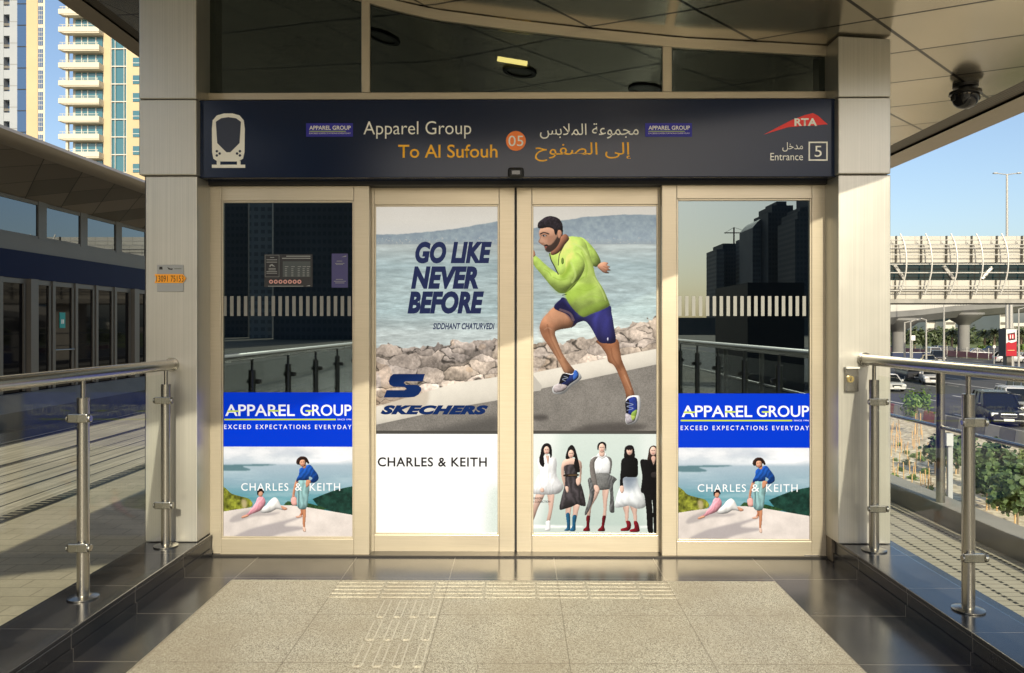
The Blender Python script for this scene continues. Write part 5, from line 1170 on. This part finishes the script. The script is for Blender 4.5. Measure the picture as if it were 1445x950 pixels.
for (x, y, Y, w, lbl, cat, kind) in ((1288, 477, 110, 7.2, 'small blank white board on posts at the far roadside', 'sign', 0), (1403.3, 489.5, 118, 4.0, 'small round white traffic sign in front of the far hedge', 'sign', 1)):
    c = P(x, y, Y); t = thing('roadside_sign' if kind == 0 else 'traffic_sign', (c.x, Y, G_ROAD), lbl, cat)
    MB().tube((c.x, Y + .1, G_ROAD), (c.x, Y + .1, c.z), .06, n=6).build('post', M['lamp'], t)
    s = w * Y / F / 2
    if kind == 0: MB().box(c.x - s, c.x + s, Y, Y + .06, c.z - s, c.z + s).build('board', mat('board_white', (.72, .7, .68), .6), t)
    else:
        MB().tube((c.x, Y, c.z), (c.x, Y + .05, c.z), s * 1.05, n=20).build('plate', mat('sign_white', (.75, .72, .68), .6), t); rb_ = MB(); rb_.box(c.x - s * .6, c.x + s * .6, Y - .02, Y - .001, c.z - s * .2, c.z + s * .2); rb_.build('plate_bar', r1, t)

# precast kerb barrier along the near side of the road, red and white farther off
bar = thing('road_barrier', (23.6, 45, G_ROAD), 'row of striped concrete barrier blocks along the near edge of the highway', 'barrier')
bg_ = mottled('barrier_grey', (0.17, 0.165, 0.15), (0.25, 0.24, 0.22), .9, .9); bw_ = mottled('barrier_white', (0.34, 0.325, 0.29), (0.42, 0.40, 0.36), .9, .9); brd = mottled('barrier_red', (0.33, 0.13, 0.11), (0.40, 0.17, 0.14), .9, .9)
prof = [(23.35, G_ROAD), (23.85, G_ROAD), (23.72, G_ROAD + .28), (23.66, G_ROAD + .82), (23.54, G_ROAD + .82), (23.48, G_ROAD + .28)]
y = 12.0; k = 0
while y < 72:
    MB().prism(prof, 'y', y + .02, y + 1.18).build('barrier_block', (bw_, bg_, bw_, brd if y > 43 else bg_)[k % 4], bar); y += 1.2; k += 1
    if k > 96: break
fen = thing('far_barrier', (79.4, 130, G_ROAD), 'long dull red panel barrier with white posts on the far side of the highway', 'barrier')
MB().box(79.3, 79.45, 96, 190, G_ROAD + .15, G_ROAD + 1.15).build('red_panel', mottled('dull_red_panel', (.34, .15, .15), (.42, .21, .2), .4, .8), fen)
for k in range(30):
    yy = 97 + k * 3.2; MB().tube((79.1, yy, G_ROAD), (79.1, yy, G_ROAD + 2.0), .07, n=6).build('post', whitem, fen)
MB().box(79.25, 79.3, 96, 190, G_ROAD + 1.55, G_ROAD + 1.63).build('top_rail', whitem, fen)
hd = thing('road_hoarding', (72, 118, G_ROAD), 'low dark blue hoarding beside the parked pale taxi', 'hoarding')
c = P(1282, 500, 118); MB().box(c.x - 2.4, c.x + 3.2, 118, 118.3, G_ROAD, G_ROAD + 1.7).build('panel', mat('dark_blue_panel', (.015, .025, .07), .5), hd)
MB().box(c.x - 2.4, c.x + 3.2, 117.96, 118.34, G_ROAD + 1.7, G_ROAD + 1.78).build('cap_rail', whitem, hd)
pst = thing('utility_post', P(1341.5, 708, 15.3), 'slim flat grey utility post standing in the gravel bed', 'post')
c = P(1341.5, 708, 15.3); z1 = PZ(612, 15.3); MB().box(c.x - .045, c.x + .045, 15.3, 15.36, c.z - .3, z1).build('post_body', mat('post_grey', (.36, .37, .38), .5, .3), pst)
MB().box(c.x - .11, c.x + .02, 15.24, 15.3, z1 - .22, z1 + .02).build('post_box', mat('box_grey', (.42, .43, .43), .5), pst)

# ------------------------------------------------------------------ vehicles
tyre_m = mat('tyre_rubber', (.012, .012, .012), .8); rim_m = mat('alloy_rim', (.4, .4, .4), .3, .8); glass_c = mat('car_glass', (.008, .01, .012), .04, 0, .6)
hl_m = mat('headlight_lens', (.75, .74, .7), .15); tl_m = mat('taillight_lens', (.35, .02, .02), .2); plate_m = mat('number_plate', (.7, .68, .62), .5); grille_m = mat('dark_grille', (.01, .01, .01), .4, .3); chr_m = mat('grille_chrome', (.55, .55, .55), .2, 1)
def paintm(name, c): return mat(name, c, 0.22, 0.25, 0.6)
def car(x, y, rz, lbl, pm_, kind='suv', name='parked_car', cat='car', group='vehicles on the highway'):
    Lc, Wc, H = {'suv': (4.9, 1.95, 1.85), 'sedan': (4.6, 1.8, 1.45), 'pickup': (5.2, 1.9, 1.8), 'van': (5.0, 1.85, 2.1), 'bus': (9.5, 2.5, 3.0)}[kind]
    t = thing(name, (x, y, G_ROAD), lbl, cat, group, rz)
    g = 0.24 if kind != 'bus' else 0.35; belt = H * (.56 if kind in ('suv', 'sedan', 'pickup') else .48); h = Lc / 2; w = Wc / 2
    # stations from front (-y) to back: (y, top height, half width)
    if kind in ('van', 'bus'): st = [(-h, belt * .9, .88), (-h + .12, belt, .97), (-h + .5, belt * 1.02, 1), (h - .3, belt * 1.02, 1), (h - .05, belt, .96), (h, belt * .9, .92)]
    else: st = [(-h, belt * .72, .80), (-h + .10, belt * .84, .90), (-h + .45, belt * .90, .97), (-h + 1.25, belt * .98, 1), (0.6, belt * 1.02, 1), (h - .5, belt * 1.0, .98), (h - .08, belt * .94, .92), (h, belt * .8, .86)]
    rows = [[(-w * .9 * f, yy, g), (-w * f, yy, g + .12), (-w * f * 1.0, yy, top * .72), (-w * f * .95, yy, top * .96), (-w * f * .85, yy, top), (0, yy, top + .03), (w * f * .85, yy, top), (w * f * .95, yy, top * .96), (w * f, yy, top * .72), (w * f, yy, g + .12), (w * .9 * f, yy, g)] for yy, top, f in st]
    b = MB(); b.grid(rows); b.add(rows[0], [tuple(range(11))]); b.add(rows[-1], [tuple(range(10, -1, -1))]); b.add([rows[0][0], rows[0][-1], rows[-1][-1], rows[-1][0]], [(0, 1, 2, 3)])
    body = b.build('body', pm_, None, smooth=True)
    # greenhouse: glass with painted roof and pillars
    if kind in ('van', 'bus'): gy = (-h + .15, -h + .55, h - .2, h - .05)
    elif kind == 'pickup': gy = (-h + 1.25, -h + 1.9, .35, .6)
    elif kind == 'suv': gy = (-h + 1.30, -h + 2.05, h - .75, h - .15)
    else: gy = (-h + 1.2, -h + 2.0, h - 1.6, h - .75)
    lo = [(-w * .93, gy[0], belt), (w * .93, gy[0], belt), (w * .93, gy[3], belt), (-w * .93, gy[3], belt)]; k = .78 if kind != 'bus' else .95
    hi = [(-w * k, gy[1], H - .06), (w * k, gy[1], H - .06), (w * k, gy[2], H - .06), (-w * k, gy[2], H - .06)]
    gl = MB(); gl.add(lo + hi, [(0, 1, 5, 4), (1, 2, 6, 5), (2, 3, 7, 6), (3, 0, 4, 7)]); go = gl.build('windows', glass_c)
    rf = MB(); rf.add([(a * 1.02, c + (.0 if i in (2, 3) else -.02), z) for i, (a, c, z) in enumerate(hi)] + [(a * .9, c * .94, z + .065) for a, c, z in hi], [(0, 1, 5, 4), (1, 2, 6, 5), (2, 3, 7, 6), (3, 0, 4, 7), (4, 5, 6, 7)])
    def lerp(a, c, f): return tuple(a[i] * (1 - f) + c[i] * f for i in range(3))
    for i in range(4): rf.tube(lo[i], hi[i], .055, n=6)
    for f in ((.36, .68) if kind != 'bus' else (.2, .4, .6, .8)):
        for (a0, a1, c0, c1) in ((lo[0], lo[3], hi[0], hi[3]), (lo[1], lo[2], hi[1], hi[2])): rf.tube(lerp(a0, a1, f), lerp(c0, c1, f), .045, n=6)
    ro = rf.build('roof', pm_, None, bevel=.01)
    wr = .36 if kind in ('suv', 'pickup') else .32 if kind != 'bus' else .48; parts = [body, go, ro]
    for sx in (-1, 1):
        for yy in (-h + .92, h - .95):
            wb = MB(); wb.lathe([(wr * .6, -.11), (wr, -.10), (wr, .10), (wr * .6, .11)], (0, 0, 0), 20); wb.v = [(sx * (w - .10) + z, yy + a, wr + c) for a, c, z in wb.v]; wo = wb.build('wheel', tyre_m, None, smooth=True)
            rb = MB(); rb.lathe([(.02, -.118), (wr * .58, -.113), (wr * .62, -.10), (wr * .62, .10), (wr * .58, .113), (.02, .118)], (0, 0, 0), 14); rb.v = [(sx * (w - .10) + z, yy + a, wr + c) for a, c, z in rb.v]; r_ = rb.build('rim', rim_m)
            wo.parent = t; r_.parent = wo
        e = MB(); e.box(sx * w * .52, sx * w * .88, -h - .012 + .02, -h + .25, belt * .62, belt * .80); parts.append(e.build('headlight', hl_m, None, bevel=.03))
        e = MB(); e.box(sx * w * .68, sx * w * .9, h - .12, h + .012, belt * .62, belt * .86); parts.append(e.build('tail_light', tl_m, None, bevel=.02))
        e = MB(); e.box(sx * (w + .02), sx * (w + .2), gy[0] + .25, gy[0] + .40, belt + .02, belt + .2); parts.append(e.build('side_mirror', pm_, None, bevel=.03))
    e = MB(); e.box(-w * .42, w * .42, -h - .03, -h + .05, belt * .55, belt * .76); parts.append(e.build('grille', chr_m if kind == 'suv' else grille_m, None, bevel=.02))
    e = MB(); e.box(-w * .38, w * .38, -h - .045, -h - .031, belt * .60, belt * .71); parts.append(e.build('grille_mesh', grille_m))
    e = MB(); e.box(-w * .82, w * .82, -h - .05, -h + .2, g + .02, belt * .44); parts.append(e.build('bumper', pm_, None, bevel=.05))
    e = MB(); e.box(-.26, .26, -h - .065, -h - .052, g + .14, g + .27); parts.append(e.build('number_plate', plate_m))
    for o in parts: o.parent = t
    return t
def road_xy(x, y, h=0.0): Y = F * (CAM_Z - G_ROAD - h) / (y - HY); return PX(x, Y), Y
C = {'black': paintm('black_car_paint', (.012, .013, .015)), 'white': paintm('white_car_paint', (.52, .51, .49)), 'silver': paintm('silver_car_paint', (.42, .43, .43)), 'tan': paintm('pale_gold_taxi_paint', (.48, .42, .28)), 'dark': paintm('dark_grey_car_paint', (.05, .05, .055)), 'blue': paintm('navy_bus_paint', (.02, .04, .10))}
for (x, y, c, kind, rz, lbl) in (
    (1406, 596, 'black', 'suv', -.30, 'black four wheel drive car with bright chrome grille in the nearest lane'),
    (1436, 587, 'white', 'suv', -.30, 'white four wheel drive car just behind the black one'),
    (1455, 573, 'silver', 'van', -.25, 'pale van at the right, behind the white four wheel drive'),
    (1252, 550, 'white', 'sedan', -.1, 'white saloon car half hidden by the steel column'),
    (1314, 541, 'white', 'pickup', -.38, 'white pickup truck driving under the handrail beside the slim tree'),
    (1284, 536, 'dark', 'van', -.2, 'dark van in the shade left of the white pickup'),
    (1310, 514.5, 'tan', 'sedan', -.4, 'pale gold taxi facing the camera beside the dark blue hoarding'),
    (1324, 511, 'dark', 'suv', -.4, 'dark car stopped beside the pale gold taxi'),
    (1317, 507, 'white', 'van', -.3, 'white van queueing behind the pale gold taxi'),
    (1325, 497, 'white', 'sedan', .5, 'white saloon car far down the slip road past the white van')):
    X_, Y_ = road_xy(x, y); car(X_, Y_, rz, lbl, C[c], kind)
for (x, y, Y, c, kind, rz, lbl) in ((1427, 0, 122, 'white', 'suv', 1.35, 'white four wheel drive car side on beside the pylon foot'), (1443, 0, 126, 'silver', 'sedan', 1.5, 'silver saloon car side on to the right of the pylon'),
    (1379, 0, 150, 'silver', 'sedan', 1.4, 'silver car parked by the foot of the broad viaduct pier'), (1352, 0, 152, 'dark', 'sedan', 1.5, 'dark saloon in the row left of the broad viaduct pier'), (1338, 0, 150, 'dark', 'suv', 1.45, 'dark four wheel drive in the row farthest left of the pier'), (1366, 0, 153, 'black', 'sedan', 1.5, 'black saloon tight against the broad viaduct pier'), (1395, 0, 150, 'dark', 'sedan', 1.5, 'dark saloon below the small round traffic sign'), (1409, 0, 152, 'black', 'suv', 1.5, 'black four wheel drive just left of the pylon')):
    car(PX(x, Y), Y, rz, lbl, C[c], kind)

# ------------------------------------------------------------------ plants
def leaf_mat(name, c1, c2):
    m = mat(name, c1, 0.5, 0, 0.4); n = noise(m, pos(m), 1.3, 3); wn_ = nd(m, 'ShaderNodeObjectInfo')
    g = nd(m, 'ShaderNodeNewGeometry'); r = g.outputs['Random Per Island']
    c = mix(m, r, c1, c2); lk(m, mix(m, mth(m, 'MULTIPLY', n, .4), c, tuple(v * .5 for v in c1)), bsdf(m).inputs['Base Color']); return m
LF = {'grape': leaf_mat('round_leaf', (.05, .085, .028), (.10, .15, .05)), 'fresh': leaf_mat('fresh_leaf', (.08, .15, .02), (.16, .24, .05)), 'far': leaf_mat('dusty_leaf', (.05, .075, .028), (.11, .13, .055)), 'palm': leaf_mat('palm_leaf', (.07, .09, .035), (.14, .14, .07)), 'dry': leaf_mat('grass_leaf', (.10, .15, .03), (.2, .24, .08))}
bark = mottled('grey_bark', (.16, .12, .08), (.24, .19, .13), 6, .9); stake_m = mottled('raw_timber_stake', (.50, .31, .13), (.58, .38, .18), 8, .8)
def leaves(b, c, rad, n, size, round_=False, rg=rng):
    """n leaf faces spread through clumps in an ellipsoid"""
    c = np.asarray(c, float); rad = np.asarray(rad, float)
    nc = max(5, n // 26); cd = rg.normal(size=(nc, 3)); cd /= np.linalg.norm(cd, axis=1)[:, None]; cc = cd * (rg.random((nc, 1)) ** .45) * .85
    for k in range(n):
        d = cc[rg.integers(nc)] + rg.normal(size=3) * .17; p = c + d * rad
        nrm = d / (np.linalg.norm(d) + 1e-6) + rg.normal(size=3) * .7 + np.array([0, 0, .5]); nrm /= np.linalg.norm(nrm)
        u = np.cross(nrm, rg.normal(size=3)); u /= np.linalg.norm(u); v = np.cross(nrm, u); s = size * (.65 + .7 * rg.random())
        if round_: b.add([p + s * (math.cos(a) * u * .5 + math.sin(a) * v * .46) + nrm * s * .08 * math.cos(2 * a) for a in np.linspace(0, 2 * math.pi, 7)[:-1]], [tuple(range(6))])
        else: b.add([p - u * s * .5, p + v * s * .24, p + u * s * .5, p - v * s * .24], [(0, 1, 2, 3)])
def bed_z(x): return float(np.interp(x, [4.7, 8, 12, 17, 23.3], [-3.25, -3.4, -3.65, -3.95, -4.12]))
def bed_pt(x, y):
    Y = 15.0
    for _ in range(30): z = bed_z(PX(x, Y)); Y = F * (CAM_Z - z) / (y - HY)
    return PX(x, Y), Y, bed_z(PX(x, Y))
def tree(x, y, px_h, px_w, lbl, lf, n, leaf, trunk_frac=.3, round_=True, staked=True, group='young trees in the gravel bed'):
    X_, Y_, z_ = bed_pt(x, y); s = Y_ / F; H = px_h * s; w = px_w * s / 2
    t = thing('young_tree', (X_, Y_, z_), lbl, 'tree', group)
    b = MB(); b.tube((X_, Y_, z_ - .05), (X_ + .02, Y_, z_ + H * .55), .03, .018, n=7)
    for k in range(6):
        a = k * 1.05; b.tube((X_ + .01, Y_, z_ + H * (.3 + .05 * k)), (X_ + math.cos(a) * w * .6, Y_ + math.sin(a) * w * .6, z_ + H * (.55 + .06 * k)), .014, .006, n=5)
    b.build('trunk', bark, t, smooth=True)
    l = MB(); ch = H * (1 - trunk_frac) / 2; leaves(l, (X_, Y_, z_ + H - ch), (w, w, ch), n, leaf, round_); l.build('crown', lf, t, recalc=False)
    if staked:
        for q in (-.14, .16):
            sm = thing('tree_stake', (X_ + q, Y_ - .1, z_), '', 'stake', 'stakes holding the young trees')
            sm['label'] = 'pale timber stake tied beside a young tree trunk'
            MB().tube((X_ + q, Y_ - .1, z_ - .1), (X_ + q * .8, Y_ - .1, z_ + min(H * .55, 1.1)), .022, n=6).build('stake_pole', stake_m, sm)
    return t
tree(1294, 612, 68, 48, 'small bright green tree on a stake beside the striped barrier blocks', LF['fresh'], 650, .20, .35, False)
tree(1328, 672, 62, 52, 'dark round leafed shrub tree partly behind the middle railing post', LF['grape'], 620, .17, .22)
tree(1352, 668, 66, 50, 'round leafed shrub tree behind the slim grey utility post', LF['grape'], 560, .17, .2)
tree(1396, 718, 96, 62, 'tall round leafed young tree just right of the thick railing post', LF['grape'], 1100, .17, .2)
tree(1436, 748, 100, 68, 'nearest round leafed young tree beside the low wall', LF['grape'], 1200, .15, .2)
tree(1420, 700, 66, 40, 'round leafed young tree standing behind the two nearest ones', LF['grape'], 620, .16, .2)
tree(1462, 722, 84, 50, 'round leafed young tree at the right edge of the picture', LF['grape'], 600, .17, .2, staked=False)
st0 = None; rs = random.Random(3)
for k in range(64):
    u = rs.random(); y = 604 + 92 * rs.random(); xmax = 1254 + 8 + (y - 604) * .35 + 42; x = 1253 + u * (xmax - 1253)
    if y > 655 + (x - 1256) * .42 + 26: y -= 24
    X_, Y_, z_ = bed_pt(x, y); h = .38 + .22 * rs.random()
    if st0 is None:
        st0 = MB().tube((0, 0, -.1), (0, 0, .5), .017, n=6).build('planting_stake', stake_m); tag(st0, 'thin pale wooden stake marking a seedling in the gravel bed', 'stake', 'seedling stakes in the gravel'); o = st0
    else: o = st0.copy(); sc.collection.objects.link(o)
    o.location = (X_, Y_, z_); o.rotation_euler = (rs.uniform(-.06, .06), rs.uniform(-.06, .06), rs.random() * 3); o.scale = (1, 1, h / .5)
sp0 = None
for k, (x, y) in enumerate(((1280, 640), (1289, 645), (1297, 642), (1278, 655), (1300, 650), (1269, 629), (1272, 664), (1288, 676), (1306, 668), (1312, 690), (1300, 700), (1262, 676), (1276, 690), (1264, 650), (1330, 700), (1318, 712))):
    X_, Y_, z_ = bed_pt(x, y)
    if sp0 is None:
        l = MB(); leaves(l, (0, 0, .22), (.28, .28, .24), 120, .12, False); sp0 = l.build('seedling_shrub', LF['fresh'], recalc=False); tag(sp0, 'small green seedling shrub among the pale stakes', 'shrub', 'seedling shrubs in the gravel'); o = sp0
    else: o = sp0.copy(); sc.collection.objects.link(o)
    o.location = (X_, Y_, z_); o.rotation_euler = (0, 0, k); f = .45 + .6 * rs.random(); o.scale = (f, f, f)
l = MB()
for k in range(420):
    x, y = 1436 + rs.random() * 30, 640 + rs.random() * 32
    X_, Y_, z_ = bed_pt(x, y); a = rs.random() * 6; h = .25 + .2 * rs.random(); d = Vector((math.cos(a), math.sin(a), 0)) * .03; e = Vector((rs.uniform(-.1, .1), rs.uniform(-.1, .1), h)); p = Vector((X_, Y_, z_))
    l.add([p - d, p + d, p + e], [(0, 1, 2)])
tag(l.build('ornamental_grass', LF['dry'], recalc=False), kind='stuff', label='tufts of bright green grass at the edge of the gravel bed', cat='grass')

def far_tree(x, Y, ytop, wpx, lbl, n=420, lf='far', low=False):
    X_ = PX(x, Y); H = PZ(ytop, Y) - G_ROAD; w = wpx * Y / F / 2; t = thing('broad_tree' if not low else 'hedge_shrub', (X_, Y, G_ROAD), lbl, 'tree' if not low else 'shrub', 'trees beyond the highway' if not low else 'shrubs beyond the highway')
    b = MB(); b.tube((X_, Y, G_ROAD - .1), (X_, Y, G_ROAD + H * .6), .22 if not low else .06, .1 if not low else .03, n=7); b.build('trunk', bark, t, smooth=True)
    l = MB(); leaves(l, (X_, Y, G_ROAD + H * (.58 if not low else .5)), (w, w * .8, H * (.44 if not low else .5)), n, .85 if not low else .55, False); l.build('crown', LF[lf], t, recalc=False)
for i, a in enumerate(((1262, 176, 469, 22, 'broad dusty green tree next to the steel column'), (1274, 182, 466, 20, 'broad tree behind the slim lamp nearest the column'), (1291, 178, 462, 24, 'broad tree above the small white roadside board'), (1306, 186, 460, 24, 'broad tree behind the round headed lamp'), (1320, 180, 464, 22, 'dense broad tree left of the tall slim lamp'), (1335, 190, 462, 20, 'broad tree right of the tall slim lamp'), (1352, 200, 466, 18, 'broad tree at the left of the palms'), (1398, 196, 468, 22, 'broad tree between the viaduct pier and the palms'), (1416, 205, 464, 24, 'broad tree behind the advertising pylon'), (1442, 198, 462, 26, 'broad tree right of the advertising pylon'))): far_tree(*a)
for i, a in enumerate(((1386, 156, 484, 14, 'low green shrub just right of the broad viaduct pier'), (1399, 158, 485, 14, 'low green shrub behind the round traffic sign'), (1412, 157, 484, 14, 'low green shrub against the pylon'), (1440, 156, 483, 16, 'low green shrub right of the pylon'))): far_tree(*a, n=220, lf='fresh', low=True)
def palm(x, Y, ytop, lbl):
    X_ = PX(x, Y); H = PZ(ytop, Y) - G_ROAD; t = thing('palm_tree', (X_, Y, G_ROAD), lbl, 'palm tree', 'palm trees beyond the highway')
    MB().tube((X_, Y, G_ROAD - .1), (X_ + .1, Y, G_ROAD + H * .78), .24, .19, n=8).build('trunk', bark, t, smooth=True)
    b = MB()
    for k in range(30):
        a = k * 2.4; el = -.2 + 1.5 * (k / 30); L_ = H * .38; p = Vector((X_ + .1, Y, G_ROAD + H * .78)); prev = p
        for s in range(5):
            f = (s + 1) / 5; q = p + Vector((math.cos(a) * math.cos(el) * L_ * f, math.sin(a) * math.cos(el) * L_ * f, math.sin(el) * L_ * f - .5 * L_ * f * f)); side = Vector((-math.sin(a), math.cos(a), 0)) * .38 * (1 - .6 * f); dn = Vector((0, 0, -.3 * (1 - .5 * f)))
            b.add([prev, q, q + side + dn, prev + side + dn], [(0, 1, 2, 3)]); b.add([prev, q, q - side + dn, prev - side + dn], [(0, 1, 2, 3)]); prev = q
    b.build('crown', LF['palm'], t, recalc=False)
for a in ((1343, 168, 463, 'palm tree left of the broad viaduct pier by the tall slim lamp'), (1357, 172, 464, 'palm tree close against the left of the broad viaduct pier'), (1389, 170, 464, 'palm tree right of the broad viaduct pier'), (1403, 165, 462, 'tall palm tree above the round traffic sign'), (1411, 175, 466, 'palm tree just left of the advertising pylon'), (1441, 172, 464, 'palm tree to the right of the advertising pylon')): palm(*a)
wd = MB(); rw = np.random.default_rng(21)
for k in range(70):
    x = 1225 + 250 * k / 70; Y = 240 + 50 * rw.random(); H = (PZ(459 + 7 * rw.random(), Y) - G_ROAD); X_ = PX(x, Y); leaves(wd, (X_, Y, G_ROAD + H * .5), (3.2, 3, H * .52), 60, 1.5, False, rw)
tag(wd.build('distant_wood', LF['far'], recalc=False), 'far belt of dusty green trees along the horizon', 'trees', None, 'stuff')
for i, (x0, x1, yt, Y, lbl) in enumerate(((1308, 1322, 448, 420, 'low white building block far behind the trees'), (1324, 1331, 452, 430, 'small pale building far left of the tall slim lamp'), (1334, 1348, 450, 410, 'pale flat roofed building far behind the palms'), (1411, 1421, 438, 380, 'tall white building far behind the pylon'), (1268, 1296, 455, 500, 'long pale building far behind the slim lamps'), (1430, 1460, 456, 450, 'long low building at the far right edge'))):
    t = thing('far_building', (PX((x0 + x1) / 2, Y), Y, G_ROAD), lbl, 'building', 'far buildings'); MB().box(PX(x0, Y), PX(x1, Y), Y, Y + 30, G_ROAD, PZ(yt, Y)).build('wall', M['white_wall'], t)
    nf = max(2, int((PZ(yt, Y) - G_ROAD) / 4)); z0_ = PZ(yt, Y)
    for k in range(nf): MB().box(PX(x0 + .8, Y), PX(x1 - .8, Y), Y - .2, Y - .05, z0_ - 3 - k * 4, z0_ - 1.8 - k * 4).build('window_band', M['mull'], t)

# ------------------------------------------------------------------ what the glass reflects: the street behind the camera
def tower_mat(name, c, gx, gz):
    m = mat(name, c, 0.6, 0, .4); x, y, z = sepxyz(m, pos(m)); f = mth(m, 'MULTIPLY', line(m, z, gz, 0, gz * .5), line(m, x, gx * .7, 0, gx * .42))
    n = noise(m, pos(m), .06, 4); c = mix(m, n, c, tuple(v * 1.9 for v in c)); lk(m, mix(m, mth(m, 'MULTIPLY', f, .4), c, (.03, .04, .045)), bsdf(m).inputs['Base Color']); return m
def back_tower(px0, px1, ytop, D, lbl, m, top='flat', depth=22, crane=False):
    D *= 3.2; depth *= 1.5
    Yv = 2 * Y_G + D; x0, x1 = PX(px0, Yv), PX(px1, Yv); zt = PZ(ytop, Yv); t = thing('dark_tower', ((x0 + x1) / 2, -D, G_ROAD), lbl, 'tower')
    b = MB(); b.box(x0, x1, -D - depth, -D, G_ROAD, zt if top == 'flat' else zt - 8); b.build('wall', m, t)
    w = x1 - x0
    if top == 'step': b = MB(); b.box(x0 + w * .15, x1 - w * .1, -D - depth + 2, -D - 1, zt - 8, zt - 3); b.box(x0 + w * .35, x1 - w * .3, -D - depth + 5, -D - 3, zt - 3, zt); b.build('crown', m, t)
    if top == 'arch': b = MB(); n = 12; b.prism([(x0, zt - 8)] + [(x0 + w * k / n, zt - 8 + 8 * math.sin(math.pi * .5 * k / n)) for k in range(1, n + 1)] + [(x1, zt - 8)], 'y', -D - depth, -D); b.build('crown', m, t)
    if crane:
        c = thing('tower_crane', ((x0 + x1) / 2, -D - 5, zt), 'tower crane standing on the dark tower seen in the glass reflection', 'crane'); xm = (x0 + x1) / 2; cm = mat('crane_dark', (.05, .045, .03), .6)
        MB().box(xm - .5, xm + .5, -D - 5.5, -D - 4.5, zt, zt + 14).build('mast', cm, c); b = MB(); b.box(xm - 8, xm + 14, -D - 5.3, -D - 4.7, zt + 9, zt + 9.8); b.build('jib', cm, c); b = MB(); b.tube((xm, -D - 5, zt + 14), (xm + 13, -D - 5, zt + 9.8), .15, n=5); b.tube((xm, -D - 5, zt + 14), (xm - 7, -D - 5, zt + 9.8), .15, n=5); b.build('stay', cm, c)
TA = tower_mat('dark_facade', (.10, .10, .10), 3.2, 3.4); TB = tower_mat('ribbed_facade', (.16, .16, .16), 1.6, 3.4); TC = tower_mat('pale_facade', (.28, .28, .27), 4.5, 3.5)
back_tower(1011, 1022, 352, 190, 'slim dark tower beside the crane tower in the glass reflection', TB); back_tower(1020, 1056, 344, 200, 'broad dark tower carrying the crane in the glass reflection', TA, crane=True); back_tower(1055, 1064, 334, 185, 'narrow ribbed tower between two larger ones in the reflection', TB)
back_tower(1062, 1082, 306, 170, 'slanting topped ribbed tower in the glass reflection', TB, 'arch'); back_tower(1084, 1124, 284, 165, 'tallest stepped tower in the glass reflection', TA, 'step'); back_tower(1122, 1150, 292, 150, 'dark tower nearest the door frame in the reflection', TA, 'step')
back_tower(1150, 1290, 270, 150, 'very broad dark block behind the camera on the highway side', TA)
back_tower(352, 384, 270, 110, 'pale balcony tower showing in the black left glass', TC); back_tower(300, 350, 200, 120, 'dark tower filling the top of the left glass reflection', TA); back_tower(386, 520, 150, 100, 'wide dark office block filling the left glass reflection', TA)
# low dark block and highway wall behind the camera
bb_ = thing('service_kiosk', (9, -26, G_ROAD), 'dark flat topped service kiosk reflected low in the right hand glass', 'kiosk'); Yv = 2 * Y_G + 26; MB().box(PX(1055, Yv), PX(1135, Yv), -32, -26, G_ROAD, PZ(399, Yv)).build('wall', mat('kiosk_dark', (.02, .02, .022), .5), bb_)
fl_ = thing('flyover', (30, -70, G_ROAD), 'long low dark flyover behind the camera above the highway', 'flyover'); MB().box(14, 160, -78, -70, .6, 2.4).build('deck', vm, fl_); [MB().box(x, x + 2, -76, -73, G_ROAD, .6).build('pier', vm, fl_) for x in (24, 50, 76)]
